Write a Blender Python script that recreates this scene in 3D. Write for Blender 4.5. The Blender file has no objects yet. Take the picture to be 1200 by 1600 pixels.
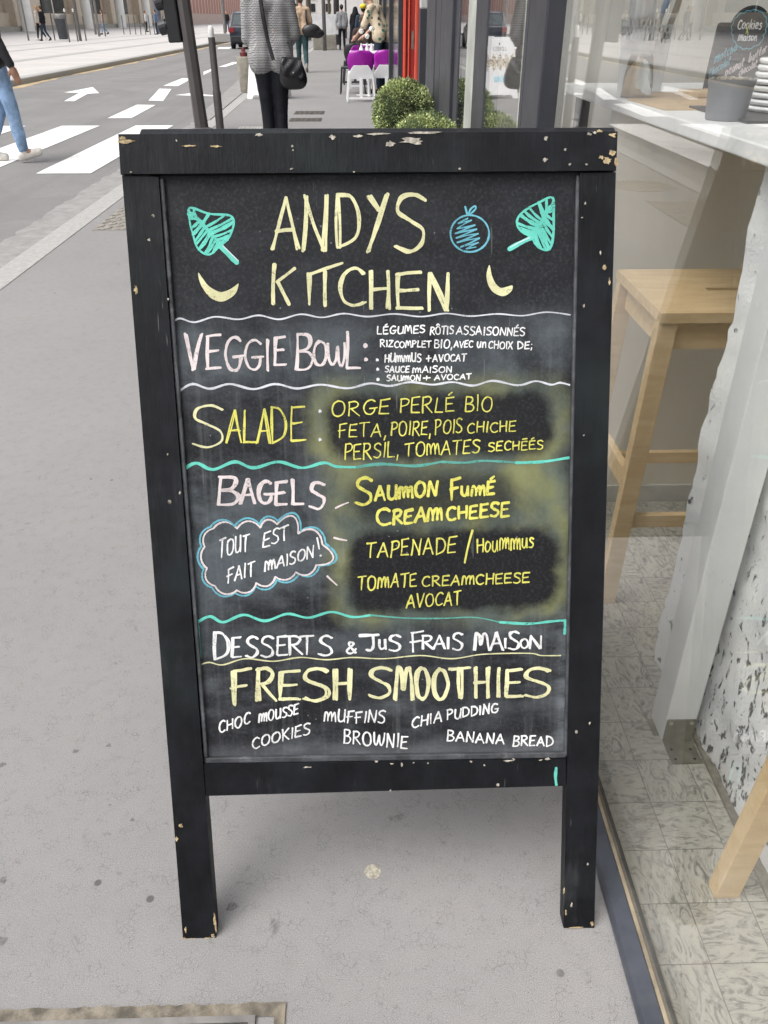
import bpy, bmesh, math, random
from mathutils import Vector, Matrix, Euler
R = math.radians
S = bpy.context.scene
COL = S.collection

# ------------------------------------------------------------------ camera, sky, sun, exposure
CAM_H, PITCH, YAW, FOC = 1.28, R(31.57), R(1.47), 1257.0     # lens in pixels of a 1200 x 1600 picture
cd = bpy.data.cameras.new('camera'); cam = bpy.data.objects.new('camera', cd); COL.objects.link(cam)
cam.location = (0, 0, CAM_H); cam.rotation_euler = (R(90) - PITCH, 0, -YAW)
cd.sensor_fit = 'VERTICAL'; cd.sensor_height = 36.0; cd.sensor_width = 27.0; cd.lens = 36.0 * FOC / 1600
cd.clip_start = 0.02; cd.clip_end = 3000
S.camera = cam
W = bpy.data.worlds.new('World'); S.world = W; W.use_nodes = True
wn = W.node_tree
for n in list(wn.nodes): wn.nodes.remove(n)
sky = wn.nodes.new('ShaderNodeTexSky'); sky.sky_type = 'NISHITA'; sky.sun_disc = False
SUN_EL, SUN_AZ = R(58), R(243)           # azimuth clockwise from +Y: high, over the street and behind the camera
sky.sun_elevation = SUN_EL; sky.sun_rotation = SUN_AZ
sky.dust_density = 4.0; sky.air_density = 1.0
hs = wn.nodes.new('ShaderNodeHueSaturation'); hs.inputs['Saturation'].default_value = 0.22
bgn = wn.nodes.new('ShaderNodeBackground'); bgn.inputs['Strength'].default_value = 0.15
wo = wn.nodes.new('ShaderNodeOutputWorld')
wn.links.new(sky.outputs[0], hs.inputs['Color']); wn.links.new(hs.outputs[0], bgn.inputs['Color']); wn.links.new(bgn.outputs[0], wo.inputs['Surface'])
sd = bpy.data.lights.new('sun', 'SUN'); sd.energy = 0.75; sd.angle = R(45); sd.color = (1.0, 0.965, 0.92)
so = bpy.data.objects.new('sun', sd); COL.objects.link(so)
so.rotation_euler = Vector((math.sin(SUN_AZ) * math.cos(SUN_EL), math.cos(SUN_AZ) * math.cos(SUN_EL), math.sin(SUN_EL))).to_track_quat('Z', 'Y').to_euler()
S.view_settings.view_transform = 'Standard'; S.view_settings.look = 'None'
S.view_settings.gamma = 1.0; S.view_settings.use_curve_mapping = False
S.view_settings.exposure = 0.96
S.cycles.max_bounces = 10; S.cycles.transparent_max_bounces = 16; S.cycles.diffuse_bounces = 4; S.cycles.glossy_bounces = 4
S.cycles.use_denoising = True

# ------------------------------------------------------------------ surveying helpers (photo pixel -> point in the place)
_f = Vector((math.sin(YAW) * math.cos(PITCH), math.cos(YAW) * math.cos(PITCH), -math.sin(PITCH)))
_r = Vector((math.cos(YAW), -math.sin(YAW), 0)); _u = _r.cross(_f); _C = Vector((0, 0, CAM_H))
def ray(u, v): return _f + _r * ((u - 600) / FOC) - _u * ((v - 800) / FOC)
def G(u, v, h=0.0): d = ray(u, v); return _C + d * ((h - CAM_H) / d.z)
def AX(u, v, x): d = ray(u, v); return _C + d * (x / d.x)
def AY(u, v, y): d = ray(u, v); return _C + d * (y / d.y)

# ------------------------------------------------------------------ mesh helpers
def V(*a): return Vector(a)
class MB:
    def __init__(s): s.v = []; s.f = []; s.m = []
    def add(s, vs, fs, mi=0):
        o = len(s.v); s.v += [Vector(p) for p in vs]; s.f += [tuple(i + o for i in f) for f in fs]; s.m += [mi] * len(fs); return s
    def box(s, x0, x1, y0, y1, z0, z1, mi=0):
        return s.add([(x0,y0,z0),(x1,y0,z0),(x1,y1,z0),(x0,y1,z0),(x0,y0,z1),(x1,y0,z1),(x1,y1,z1),(x0,y1,z1)],
                     [(3,2,1,0),(4,5,6,7),(0,1,5,4),(1,2,6,5),(2,3,7,6),(3,0,4,7)], mi)
    def hexa(s, a, b, mi=0):                 # a: 4 bottom points, b: 4 top points, counter-clockwise from above
        return s.add(list(a) + list(b), [(3,2,1,0),(4,5,6,7),(0,1,5,4),(1,2,6,5),(2,3,7,6),(3,0,4,7)], mi)
    def beam(s, p, q, w, t, up=(0,0,1), mi=0):   # rectangular bar from p to q, w across, t along 'up'
        p, q = Vector(p), Vector(q); d = (q - p).normalized(); up = Vector(up)
        a = d.cross(up)
        if a.length < 1e-5: a = d.cross(Vector((0,1,0)))
        a.normalize(); b = a.cross(d).normalized(); a = a * w / 2; b = b * t / 2
        return s.hexa([p-a-b, p+a-b, p+a+b, p-a+b], [q-a-b, q+a-b, q+a+b, q-a+b], mi)
    def tube(s, pts, rad, n=8, mi=0, cap=True, sx=1.0):
        pts = [Vector(p) for p in pts]; k = len(pts)
        if not hasattr(rad, '__len__'): rad = [rad] * k
        vs = []; prev = None
        for i, p in enumerate(pts):
            d = (pts[min(i+1, k-1)] - pts[max(i-1, 0)]).normalized()
            if prev is None:
                a = d.cross(Vector((0,1,0)) if abs(d.y) < .9 else Vector((1,0,0))).normalized()
            else:
                a = (prev - d * prev.dot(d)).normalized()
            prev = a; b = d.cross(a)
            for j in range(n):
                t = 2 * math.pi * j / n
                vs.append(p + a * (math.cos(t) * rad[i] * sx) + b * (math.sin(t) * rad[i]))
        fs = [(i*n+j, i*n+(j+1) % n, (i+1)*n+(j+1) % n, (i+1)*n+j) for i in range(k-1) for j in range(n)]
        if cap: fs += [tuple(range(n-1, -1, -1)), tuple(range((k-1)*n, k*n))]
        return s.add(vs, fs, mi)
    def lathe(s, prof, c=(0,0,0), n=24, mi=0, sx=1.0, sy=1.0):
        vs = [Vector((c[0] + r*math.cos(2*math.pi*j/n)*sx, c[1] + r*math.sin(2*math.pi*j/n)*sy, c[2] + z)) for r, z in prof for j in range(n)]
        k = len(prof)
        fs = [(i*n+j, i*n+(j+1) % n, (i+1)*n+(j+1) % n, (i+1)*n+j) for i in range(k-1) for j in range(n)]
        fs += [tuple(range(n-1, -1, -1)), tuple(range((k-1)*n, k*n))]
        return s.add(vs, fs, mi)
    def ell(s, c, r, n=12, mi=0):
        m = max(6, n // 2 + 2); prof = []
        c = Vector(c); vs = [c + Vector((0,0,-r[2]))]; fs = []
        for i in range(1, m):
            t = -math.pi/2 + math.pi*i/m
            for j in range(n):
                a = 2*math.pi*j/n
                vs.append(c + Vector((math.cos(t)*math.cos(a)*r[0], math.cos(t)*math.sin(a)*r[1], math.sin(t)*r[2])))
        vs.append(c + Vector((0,0,r[2]))); top = len(vs)-1
        for j in range(n): fs.append((0, 1+(j+1) % n, 1+j)); fs.append((top, 1+(m-2)*n+j, 1+(m-2)*n+(j+1) % n))
        for i in range(m-2):
            for j in range(n): fs.append((1+i*n+j, 1+i*n+(j+1) % n, 1+(i+1)*n+(j+1) % n, 1+(i+1)*n+j))
        return s.add(vs, fs, mi)
    def cap(s, p, q, rp, rq, n=10, mi=0):     # closed capsule with tapered radius
        p, q = Vector(p), Vector(q); d = (q-p); L = max(d.length, 1e-4); d = d / L
        pts = []; rs = []
        for t in (80, 50, 20): pts.append(p - d*rp*math.sin(R(t))); rs.append(rp*math.cos(R(t)))
        pts += [p, q]; rs += [rp, rq]
        for t in (20, 50, 80): pts.append(q + d*rq*math.sin(R(t))); rs.append(rq*math.cos(R(t)))
        return s.tube(pts, rs, n, mi)
    def prism(s, pts, h, mi=0):               # polygon (list of 3-D points) thickened by vector h
        pts = [Vector(p) for p in pts]; h = Vector(h); n = len(pts)
        return s.add(pts + [p + h for p in pts], [tuple(range(n-1, -1, -1)), tuple(range(n, 2*n))] + [(i, (i+1) % n, n+(i+1) % n, n+i) for i in range(n)], mi)
    def xf(s, M): s.v = [M @ p for p in s.v]; return s
    def build(s, name, mats, parent=None, smooth=False, world=False, rot=None, bevel=0, seg=2, angle=None):
        me = bpy.data.meshes.new(name)
        off = Vector((0,0,0))
        if world and parent is not None: off = parent.location.copy()
        me.from_pydata([tuple(p - off) for p in s.v], [], s.f)
        for m in (mats if isinstance(mats, (list, tuple)) else [mats]): me.materials.append(m)
        me.polygons.foreach_set('material_index', s.m)
        bm = bmesh.new(); bm.from_mesh(me); bmesh.ops.recalc_face_normals(bm, faces=bm.faces); bm.to_mesh(me); bm.free()
        if smooth: me.polygons.foreach_set('use_smooth', [True]*len(me.polygons))
        o = bpy.data.objects.new(name, me); COL.objects.link(o)
        if parent is not None: o.parent = parent
        if rot is not None: o.rotation_euler = rot
        if bevel:
            b = o.modifiers.new('bevel', 'BEVEL'); b.width = bevel; b.segments = seg; b.limit_method = 'ANGLE'; b.angle_limit = R(40)
        if smooth and angle:
            try: me.set_sharp_from_angle(angle=R(angle))
            except Exception: pass
        return o
def thing(name, label, cat, loc=(0,0,0), rz=0, group=None, rot=None):
    o = bpy.data.objects.new(name, None); COL.objects.link(o); o.empty_display_size = .1
    o.location = loc; o.rotation_euler = rot if rot else (0,0,rz)
    return tag(o, label, cat, group)
def tag(o, label, cat, group=None):
    o['label'] = label; o['category'] = cat
    if group: o['group'] = group
    return o
def struct(o): o['kind'] = 'structure'; return o
def dup(root, loc, rz=None, label=None, scale=None):
    r = root.copy(); COL.objects.link(r); r.location = loc
    if rz is not None: r.rotation_euler = (0,0,rz)
    if label: r['label'] = label
    if scale: r.scale = (scale,)*3
    for ch in list(root.children):
        c = ch.copy(); COL.objects.link(c); c.parent = r
        for g in list(ch.children):
            d = g.copy(); COL.objects.link(d); d.parent = c
    return r

# ------------------------------------------------------------------ materials
class NT:
    def __init__(s, name):
        s.mat = bpy.data.materials.new(name); s.mat.use_nodes = True; s.t = s.mat.node_tree
        for n in list(s.t.nodes): s.t.nodes.remove(n)
        s.out = s.new('ShaderNodeOutputMaterial'); s.tc = s.new('ShaderNodeTexCoord')
    def new(s, k): return s.t.nodes.new(k)
    def put(s, sock, val):
        if hasattr(val, 'links'): s.t.links.new(val, sock)
        elif val is not None:
            if hasattr(val, '__len__') and len(val) == 3 and sock.type == 'RGBA': val = (*val, 1)
            sock.default_value = val
    def m(s, op, a, b=None, c=None, clamp=False):
        n = s.new('ShaderNodeMath'); n.operation = op; n.use_clamp = clamp
        s.put(n.inputs[0], a); s.put(n.inputs[1], b); s.put(n.inputs[2], c); return n.outputs[0]
    def mix(s, fac, a, b, mode='MIX'):
        n = s.new('ShaderNodeMix'); n.data_type = 'RGBA'; n.blend_type = mode
        s.put(n.inputs[0], fac); s.put(n.inputs[6], a); s.put(n.inputs[7], b); return n.outputs[2]
    def obj(s): return s.tc.outputs['Object']
    def mapping(s, vec, scale=(1,1,1), rot=(0,0,0), loc=(0,0,0)):
        n = s.new('ShaderNodeMapping'); s.put(n.inputs[0], vec); n.inputs['Scale'].default_value = scale; n.inputs['Rotation'].default_value = rot; n.inputs['Location'].default_value = loc; return n.outputs[0]
    def noise(s, scale, detail=3, rough=.55, vec=None, dist=0):
        n = s.new('ShaderNodeTexNoise'); s.put(n.inputs['Vector'], vec if vec is not None else s.obj())
        n.inputs['Scale'].default_value = scale; n.inputs['Detail'].default_value = detail; n.inputs['Roughness'].default_value = rough; n.inputs['Distortion'].default_value = dist
        return n.outputs[0]
    def vor(s, scale, vec=None, feat='F1', out=0, rnd=1.0):
        n = s.new('ShaderNodeTexVoronoi'); n.feature = feat; s.put(n.inputs['Vector'], vec if vec is not None else s.obj()); n.inputs['Scale'].default_value = scale; n.inputs['Randomness'].default_value = rnd; return n.outputs[out]
    def step(s, x, a, b):                       # smooth ramp 0..1 between a and b
        n = s.new('ShaderNodeMapRange'); n.interpolation_type = 'SMOOTHSTEP'; s.put(n.inputs[0], x)
        n.inputs[1].default_value = min(a, b); n.inputs[2].default_value = max(a, b)
        n.inputs[3].default_value = 0 if a < b else 1; n.inputs[4].default_value = 1 if a < b else 0
        return n.outputs[0]
    def xyz(s, vec=None):
        n = s.new('ShaderNodeSeparateXYZ'); s.put(n.inputs[0], vec if vec is not None else s.obj()); return n.outputs
    def vec(s, x, y, z):
        n = s.new('ShaderNodeCombineXYZ'); s.put(n.inputs[0], x); s.put(n.inputs[1], y); s.put(n.inputs[2], z); return n.outputs[0]
    def bump(s, h, strength=.3, dist=.01, normal=None):
        n = s.new('ShaderNodeBump'); n.inputs['Strength'].default_value = strength; n.inputs['Distance'].default_value = dist
        s.put(n.inputs['Height'], h); s.put(n.inputs['Normal'], normal) if normal is not None else None; return n.outputs[0]
    def bsdf(s, col, rough=.6, metal=0, normal=None, spec=.5, **kw):
        n = s.new('ShaderNodeBsdfPrincipled'); s.put(n.inputs['Base Color'], col); s.put(n.inputs['Roughness'], rough); s.put(n.inputs['Metallic'], metal)
        n.inputs['Specular IOR Level'].default_value = spec
        if normal is not None: s.put(n.inputs['Normal'], normal)
        for k, v in kw.items(): s.put(n.inputs[k.replace('_', ' ')], v)
        s.t.links.new(n.outputs[0], s.out.inputs['Surface']); return n
def mat(name, col, rough=.6, metal=0, var=.18, scale=6, bump=0, bscale=60, spec=.5, dirt=None):
    t = NT(name); c = tuple(col)
    n = t.noise(scale, 5, .6)
    k = t.mix(t.step(n, .3, .7), tuple(x*(1-var) for x in c), tuple(min(1, x*(1+var)) for x in c))
    if dirt: k = t.mix(t.m('MULTIPLY', t.step(t.noise(scale*.6+1.3, 6, .7), .52, .75), .7), k, dirt)
    nb = t.bump(t.noise(bscale, 4, .6), bump, .004) if bump else None
    rr = t.m('ADD', t.m('MULTIPLY', t.noise(scale*2.1, 3), .2), rough - .1)
    t.bsdf(k, rr, metal, nb, spec); return t.mat

# ------------------------------------------------------------------ ground, road, pavement
def asphalt(name, base, tint, grain=1.0, blotch=.12, stains=0.0, far=False):
    t = NT(name); o = t.obj()
    big = t.noise(.9, 4, .6); mid = t.noise(7, 5, .65); fine = t.noise(640, 2, .6); fine2 = t.vor(190); grit = t.vor(330)
    c = t.mix(t.step(big, .3, .7), tuple(x*(1-blotch) for x in base), tuple(x*(1+blotch) for x in base))
    c = t.mix(t.m('MULTIPLY', t.step(mid, .4, .7), .5), c, tint)
    c = t.mix(t.m('MULTIPLY', t.step(t.noise(34, 4, .7), .45, .72), .22), c, tuple(x*.72 for x in base))
    c = t.mix(t.m('MULTIPLY', t.step(fine, .53, .66), .45*grain), c, tuple(x*1.6 for x in base))
    c = t.mix(t.m('MULTIPLY', t.step(fine, .47, .36), .5*grain), c, tuple(x*.5 for x in base))
    c = t.mix(t.m('MULTIPLY', t.m('MULTIPLY', t.step(fine2, .22, .10), t.step(t.noise(31, 2), .48, .6)), .75*grain), c, tuple(x*.32 for x in base))
    c = t.mix(t.m('MULTIPLY', t.m('MULTIPLY', t.step(grit, .16, .06), t.step(t.noise(45, 2), .58, .64)), .8*grain), c, tuple(min(1, x*2.6) for x in base))
    if far:
        tr = t.noise(1.0, 4, .6, vec=t.mapping(o, (1.6,.05,1))); c = t.mix(t.m('MULTIPLY', t.step(tr, .45, .68), .45), c, tuple(x*.72 for x in base)); pt = t.noise(.35, 2, .5, dist=.4); c = t.mix(t.m('MULTIPLY', t.step(pt, .56, .57), .35), c, tuple(x*.8 for x in base))
    if stains:
        st = t.noise(4.2, 6, .72, dist=1.5)
        c = t.mix(t.m('MULTIPLY', t.step(st, .64, .74), stains), c, tuple(x*.45 for x in base))
        sp = t.vor(9, rnd=1.0); c = t.mix(t.m('MULTIPLY', t.step(sp, .075, .045), t.step(t.noise(3.1), .5, .56)), c, tuple(x*.42 for x in base))
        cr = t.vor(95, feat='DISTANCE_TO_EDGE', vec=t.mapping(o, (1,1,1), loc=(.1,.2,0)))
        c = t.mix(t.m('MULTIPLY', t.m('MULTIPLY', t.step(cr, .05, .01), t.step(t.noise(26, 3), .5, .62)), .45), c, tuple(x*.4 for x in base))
    h = t.m('ADD', t.m('MULTIPLY', fine, .6), t.m('MULTIPLY', fine2, .5))
    t.bsdf(c, .88, 0, t.bump(h, .22, .0012), .3); return t.mat
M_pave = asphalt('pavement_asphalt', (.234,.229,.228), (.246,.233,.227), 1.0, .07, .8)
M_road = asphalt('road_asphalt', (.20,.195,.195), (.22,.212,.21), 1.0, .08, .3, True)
M_gran = mat('granite', (.33,.325,.315), .8, 0, .12, 30, .3, 200)
M_conc = mat('gutter_concrete', (.25,.245,.24), .9, 0, .15, 9, .35, 140, dirt=(.2,.18,.16))
M_plaza = mat('plaza_paving', (.46,.44,.425), .9, 0, .07, .6, .2, 40)
M_white = NT('road_paint')
_c = M_white.mix(M_white.step(M_white.noise(60, 5, .7), .57, .68), (.80,.79,.77), (.36,.355,.35))
M_white.bsdf(M_white.mix(M_white.m('MULTIPLY', M_white.step(M_white.noise(2.6, 5, .7), .45, .72), .6), _c, (.46,.45,.44)), .75); M_white = M_white.mat
M_dirt = mat('ochre_dirt', (.165,.145,.115), .95, 0, .5, 34, .6, 130, dirt=(.24,.175,.10))

RZ = -.02
b = MB(); b.add([(-900,-300,-.06),(900,-300,-.06),(900,1500,-.06),(-900,1500,-.06)], [(0,1,2,3)]); struct(b.build('ground', M_conc))
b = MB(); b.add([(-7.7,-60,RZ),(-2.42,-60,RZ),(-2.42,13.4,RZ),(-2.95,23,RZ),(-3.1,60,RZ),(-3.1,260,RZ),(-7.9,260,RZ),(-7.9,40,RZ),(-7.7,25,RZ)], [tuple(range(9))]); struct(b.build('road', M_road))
b = MB()
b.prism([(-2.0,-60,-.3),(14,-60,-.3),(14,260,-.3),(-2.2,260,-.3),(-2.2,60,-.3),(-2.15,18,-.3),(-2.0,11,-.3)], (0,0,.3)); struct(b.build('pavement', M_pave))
b = MB()
b.prism([(-2.17,-60,-.3),(-1.997,-60,-.3),(-1.997,11,-.3),(-2.147,18,-.3),(-2.197,60,-.3),(-2.197,260,-.3),(-2.42,260,-.3),(-2.42,60,-.3),(-2.36,18,-.3),(-2.17,11,-.3)], (0,0,.305)); struct(b.build('kerb', M_gran, bevel=.006))
random.seed(4)
edge = []
y = -60.0
while y < 13: edge.append((-2.43 + random.uniform(-.025,.02), y, -.3)); y += .11 if -1 < y < 13 else 1.0
b = MB(); b.prism([(-2.168,13,-.3),(-2.168,-60,-.3)] + edge, (0,0,.291)); struct(b.build('gutter', M_conc))
b = MB(); b.prism([(-2.362,19,-.3),(-2.2,13.05,-.3),(-2.43,13.05,-.3),(-2.95,22.5,-.3),(-3.05,60,-.3),(-3.05,260,-.3),(-2.43,260,-.3),(-2.43,60,-.3)], (0,0,.318)); struct(b.build('kerb_extension', M_conc, bevel=.01))
# raised far side of the street with its kerb and the dirt along it
b = MB(); b.prism([(-7.99,-60,-.3),(-7.99,20,-.3),(-8.19,40,-.3),(-8.59,60,-.3),(-8.59,400,-.3),(-140,400,-.3),(-140,-60,-.3)], (0,0,.40)); struct(b.build('plaza', M_plaza))
b = MB(); b.prism([(-7.70,-60,-.3),(-7.70,20.2,-.3),(-7.9,40,-.3),(-8.3,60,-.3),(-8.3,400,-.3),(-8.597,400,-.3),(-8.597,60,-.3),(-8.197,40,-.3),(-7.997,20,-.3),(-7.997,-60,-.3)], (0,0,.405)); struct(b.build('plaza_kerb', M_gran, bevel=.03))
b = MB(); rr = []; ll = []
for i in range(60):
    y = 10 + i*.9; x = -7.715 - max(0, y-20)*.009
    ll.append((x+.02, y, RZ+.004)); rr.append((x + random.uniform(.08,.4), y, RZ+.004))
b.add(ll + rr, [(i, 60+i, 61+i, i+1) for i in range(59)]); struct(b.build('kerb_dirt', mat('kerb_sand', (.40,.31,.19), .95, 0, .35, 5)))
b = MB()                                            # pale bands running along the far paving
for x0, x1 in ((-11.2,-10.7),(-14.6,-14.2),(-17.4,-17.0)): b.add([(x0,-30,.104),(x1,-30,.104),(x1,300,.104),(x0,300,.104)], [(0,1,2,3)])
struct(b.build('paving_band', M_gran))
def ground_poly(name, polys, m, h, kind='structure'):
    b = MB()
    for p in polys:
        q = [G(u, v, h) for u, v in p]; b.add(q, [tuple(range(len(q)))])
    o = b.build(name, m); o['kind'] = kind; return o
PZ = RZ + .005
b = MB()
for k in range(5):                                  # zebra stripes, laid in a row across the road
    x0 = -3.18 - k*1.03; b.add([(x0,8.5,PZ),(x0+.53,8.5,PZ),(x0+.53,12.6,PZ),(x0,12.6,PZ)], [(0,1,2,3)])
struct(b.build('crosswalk_marking', M_white))
ground_poly('lane_marking', [[(168,184.5),(205,184.5),(243,164),(214,163.5)], [(232,157),(255,157.5),(268,139),(249,138.5)],
    [(255,134),(278,134.5),(300,122.5),(285,122)], [(318,117),(332,110),(333,107),(318,112)], [(341,104.5),(352,104.5),(376,97),(364,97)], [(340,76.5),(358,76.5),(362,73.5),(341,74)]], M_white, PZ)
ground_poly('arrow_marking', [[(100,158),(116,158),(137,146.5),(155,145.5),(145,136),(100,144.5),(124,145)]], M_white, PZ)
ground_poly('cycle_marking', [[(274,148.5),(300,149.5),(336,150.5),(336,149),(312,147),(302,145)]], M_white, PZ)
# tactile slab, gratings and covers set in the pavement
M_tact = mat('tactile_slab', (.46,.445,.42), .8, 0, .08, 12)
b = MB(); b.box(-1.66,-.98,11.62,12.22,-.02,.006)
for i in range(17): b.box(-1.65+i*.04, -1.63+i*.04, 11.64, 12.20, .006, .012)
struct(b.build('tactile_paving', M_tact))
M_iron = mat('cast_iron', (.11,.10,.09), .75, .3, .3, 30, .4, 120, dirt=(.22,.17,.10))
M_iron_l = mat('cast_iron_worn', (.25,.235,.21), .75, .2, .3, 25, .4, 120, dirt=(.3,.23,.15))
def hatch(b, x0, x1, y0, y1, z=.004, n=9, m=0):
    b.box(x0, x1, y0, y1, z-.02, z)
    w = (x1-x0)/n
    for i in range(n):
        for j in range(int((y1-y0)/w)):
            s = 1 if (i+j) % 2 else -1; cx = x0+(i+.5)*w; cy = y0+(j+.5)*w
            b.beam((cx-w*.33, cy-s*w*.33, z+.0015), (cx+w*.33, cy+s*w*.33, z+.0015), w*.3, .004, mi=m)
t0 = thing('access_cover', 'rectangular patterned iron cover in the pavement close to the granite kerb', 'cover', (-1.7,6.35,0))
b = MB(); hatch(b, -.21, .25, -.42, .55, n=7); b.build('lid', M_iron_l, t0)
t0 = thing('manhole_cover', 'round patterned iron manhole cover in the grey pavement', 'cover', (-1.62,7.6,0))
b = MB(); b.lathe([(.30,-.02),(.30,.004)], n=32)
for i in range(11):
    for j in range(11):
        cx = (i-5)*.05; cy = (j-5)*.05
        if cx*cx+cy*cy < .26**2:
            s = 1 if (i+j) % 2 else -1; b.beam((cx-.018, cy-s*.018, .0055), (cx+.018, cy+s*.018, .0055), .014, .004)
b.build('lid', M_iron_l, t0)
for y, h_, lab in ((13.2,.45,'nearer of two slim dark covers in the pavement beyond the woman in grey'),(14.2,.5,'farther of two slim dark covers in the pavement beyond the woman in grey')):
    t0 = thing('service_cover', lab, 'cover', (-1.0, y-.3, 0), 0, 'slim covers beyond the woman in grey'); b = MB(); hatch(b, -.05, .42, 0, h_, n=6); b.build('lid', M_iron, t0)
# drain at the bottom edge of the picture
P0 = G(443, 1567); P1 = G(0, 1567)
t0 = thing('drain_grate', 'rusty edged metal drain grate let into the asphalt before the chalkboard', 'drain', (P0.x, P0.y, 0))
L = P0.x - P1.x + .25
b = MB(); random.seed(9); top = []; bot = []
for i in range(60):
    x = -L + (L+.0)*i/59; top.append((x, random.uniform(-.002,.002), .003)); bot.append((x, -.020, .003))
b.add(top+bot, [(i, i+1, 61+i, 60+i) for i in range(59)])
b.add([(-.012,-.0,.0032),(.004,0,.0032),(.006,-.4,.0032),(-.012,-.4,.0032)], [(0,1,2,3)]); b.build('mortar_edge', M_dirt, t0)
b = MB(); b.box(-L, -.05, -.029, -.019, -.02, .0055); b.box(-L, -.05, -.33, -.32, -.02, .0055); b.box(-.05,-.04,-.33,-.019,-.02,.0055); b.build('frame', mat('drain_steel', (.22,.21,.20), .55, .6, .2, 20), t0)
b = MB(); b.box(-L, -.05, -.319, -.030, -.03, -.012)
b.build('sump', mat('drain_dark', (.03,.028,.026), .9), t0)
b = MB(); x = -L
while x < -.055: b.box(x, x+.0085, -.319, -.030, -.011, .003); x += .0135
b.build('bars', M_iron_l, t0)
# small marks trodden into the pavement
P = G(582, 1362)
b = MB(); random.seed(2); b.prism([P + V(math.cos(a)*r*1.05, math.sin(a)*r, 0) for a, r in [(k*math.pi/9, random.uniform(.0125,.0145)) for k in range(18)]], (0,0,.0006))
tag(b.build('chewing_gum', mat('old_gum', (.36,.335,.27), .9, 0, .35, 120, .5, 300), bevel=.0002), 'flattened pale round gum spot on the asphalt under the chalkboard', 'chewing gum')
b = MB()
for u, v, r in ((118,1174,.007),(4,1195,.008),(4,1375,.009),(3,1470,.011),(361,1418,.011),(170,1165,.006),(172,1258,.0035),(207,1281,.005),(255,948,.006)):
    P = G(u, v); random.seed(u*7+v)
    b.prism([P + V(math.cos(a)*q*1.2, math.sin(a)*q, .0002) for a, q in [(k*math.pi/6, r*random.uniform(.45,.95)) for k in range(12)]], (0,0,.0003))
o = b.build('pavement_stain', mat('dark_stain', (.135,.13,.13), .8, 0, .3, 200)); o['kind'] = 'structure'

# ------------------------------------------------------------------ the chalkboard A-frame
TILT = R(20.5); BY = .762
BM = Matrix.Rotation(-TILT, 3, 'X') @ Matrix.Rotation(R(-.6), 3, 'Y'); BN = BM @ V(0,-1,0); BO = V(0,BY,0); BE = BM.to_euler(); BI = BM.inverted()
def BP(u, v, off=0.0):                               # photo pixel -> (x, z) on the board's own face
    d = ray(u, v); O = BO + BN*off
    q = BI @ (_C + d*((O-_C).dot(BN)/d.dot(BN)) - BO); return q.x, q.z
root = thing('chalkboard_sign', 'black wooden A-frame chalkboard menu headed Andys Kitchen, standing on the pavement', 'chalkboard', (0,BY,0))
def frame_paint(name):
    t = NT(name); o = t.obj(); x = t.xyz()
    n = t.noise(14, 5, .65); g = t.noise(3.0, 3, .6)
    c = t.mix(t.step(n, .35, .7), (.0034,.0038,.0050), (.0085,.0095,.0125))
    c = t.mix(t.m('MULTIPLY', t.step(g, .52, .68), .35), c, (.020,.030,.029))
    # brush grain along the wood, scratches and pin-head chips down to bare wood
    gr = t.noise(1.0, 4, .7, vec=t.mapping(o, (60,60,9)))
    sp = t.vor(34, vec=t.mapping(o, (1,1,.8))); keep = t.step(t.noise(17, 2), .60, .66)
    chip = t.m('MULTIPLY', t.step(t.m('ADD', sp, t.m('MULTIPLY', t.noise(90, 3), .16)), .175, .155), keep)
    sc = t.m('MULTIPLY', t.step(t.noise(1.0, 2, .5, vec=t.mapping(o, (150,150,11), (.3,.2,.5))), .70, .73), t.step(t.noise(9), .5, .6))
    c = t.mix(t.m('MULTIPLY', sc, .45), c, (.16,.17,.175))
    c = t.mix(chip, c, t.mix(t.noise(50), (.20,.165,.11), (.36,.34,.30)))
    dustm = t.m('MULTIPLY', t.step(t.noise(5.5, 5, .7), .48, .72), t.step(t.noise(1.0, 4, .7, vec=t.mapping(o, (40,40,7))), .42, .7)); c = t.mix(t.m('MULTIPLY', dustm, .30), c, (.085,.09,.095))
    h = t.m('ADD', t.m('MULTIPLY', gr, .5), t.m('ADD', t.m('MULTIPLY', n, .5), t.m('MULTIPLY', chip, -.5)))
    t.bsdf(c, t.m('ADD', t.m('MULTIPLY', n, .24), .34), 0, t.bump(h, .85, .003), .2); return t.mat
M_frame = frame_paint('worn_black_paint')
M_wood = mat('bare_wood_chip', (.40,.31,.175), .85, 0, .45, 150, .5, 300); M_cream = mat('old_cream_paint', (.36,.33,.28), .85, 0, .5, 160, .4, 300)
FD = .026                                            # depth of the frame timbers
def quad_bar(b, c, y0, y1, mi=0):                    # c: four (x, z) corners counter-clockwise seen from the front
    b.hexa([(c[0][0],y0,c[0][1]),(c[1][0],y0,c[1][1]),(c[1][0],y1,c[1][1]),(c[0][0],y1,c[0][1])], [(c[3][0],y0,c[3][1]),(c[2][0],y0,c[2][1]),(c[2][0],y1,c[2][1]),(c[3][0],y1,c[3][1])], mi)
def chips(b, lst, y, mi, edge=False):                # irregular flakes of missing paint, px boxes
    for (u, v, w, h) in lst:
        rnd = random.Random(int(u*13+v)); n = 15
        cx, cz = BP(u, v); pts = []
        ex, ez = BP(u+w/2, v); fx, fz = BP(u, v+h/2); sx = abs(ex-cx); sz = abs(fz-cz)
        for k in range(n):
            a = 2*math.pi*k/n; r = rnd.uniform(.35, 1.0); pts.append((cx+math.cos(a)*sx*r, y, cz+math.sin(a)*sz*r))
        b.prism(pts, (0,-.0007,0), mi)
def sq(p, q, w):  return None
LB = [BP(286,1469), BP(338,1468)]; LT = [BP(190.5,274.5), BP(247.5,276)]
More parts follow.
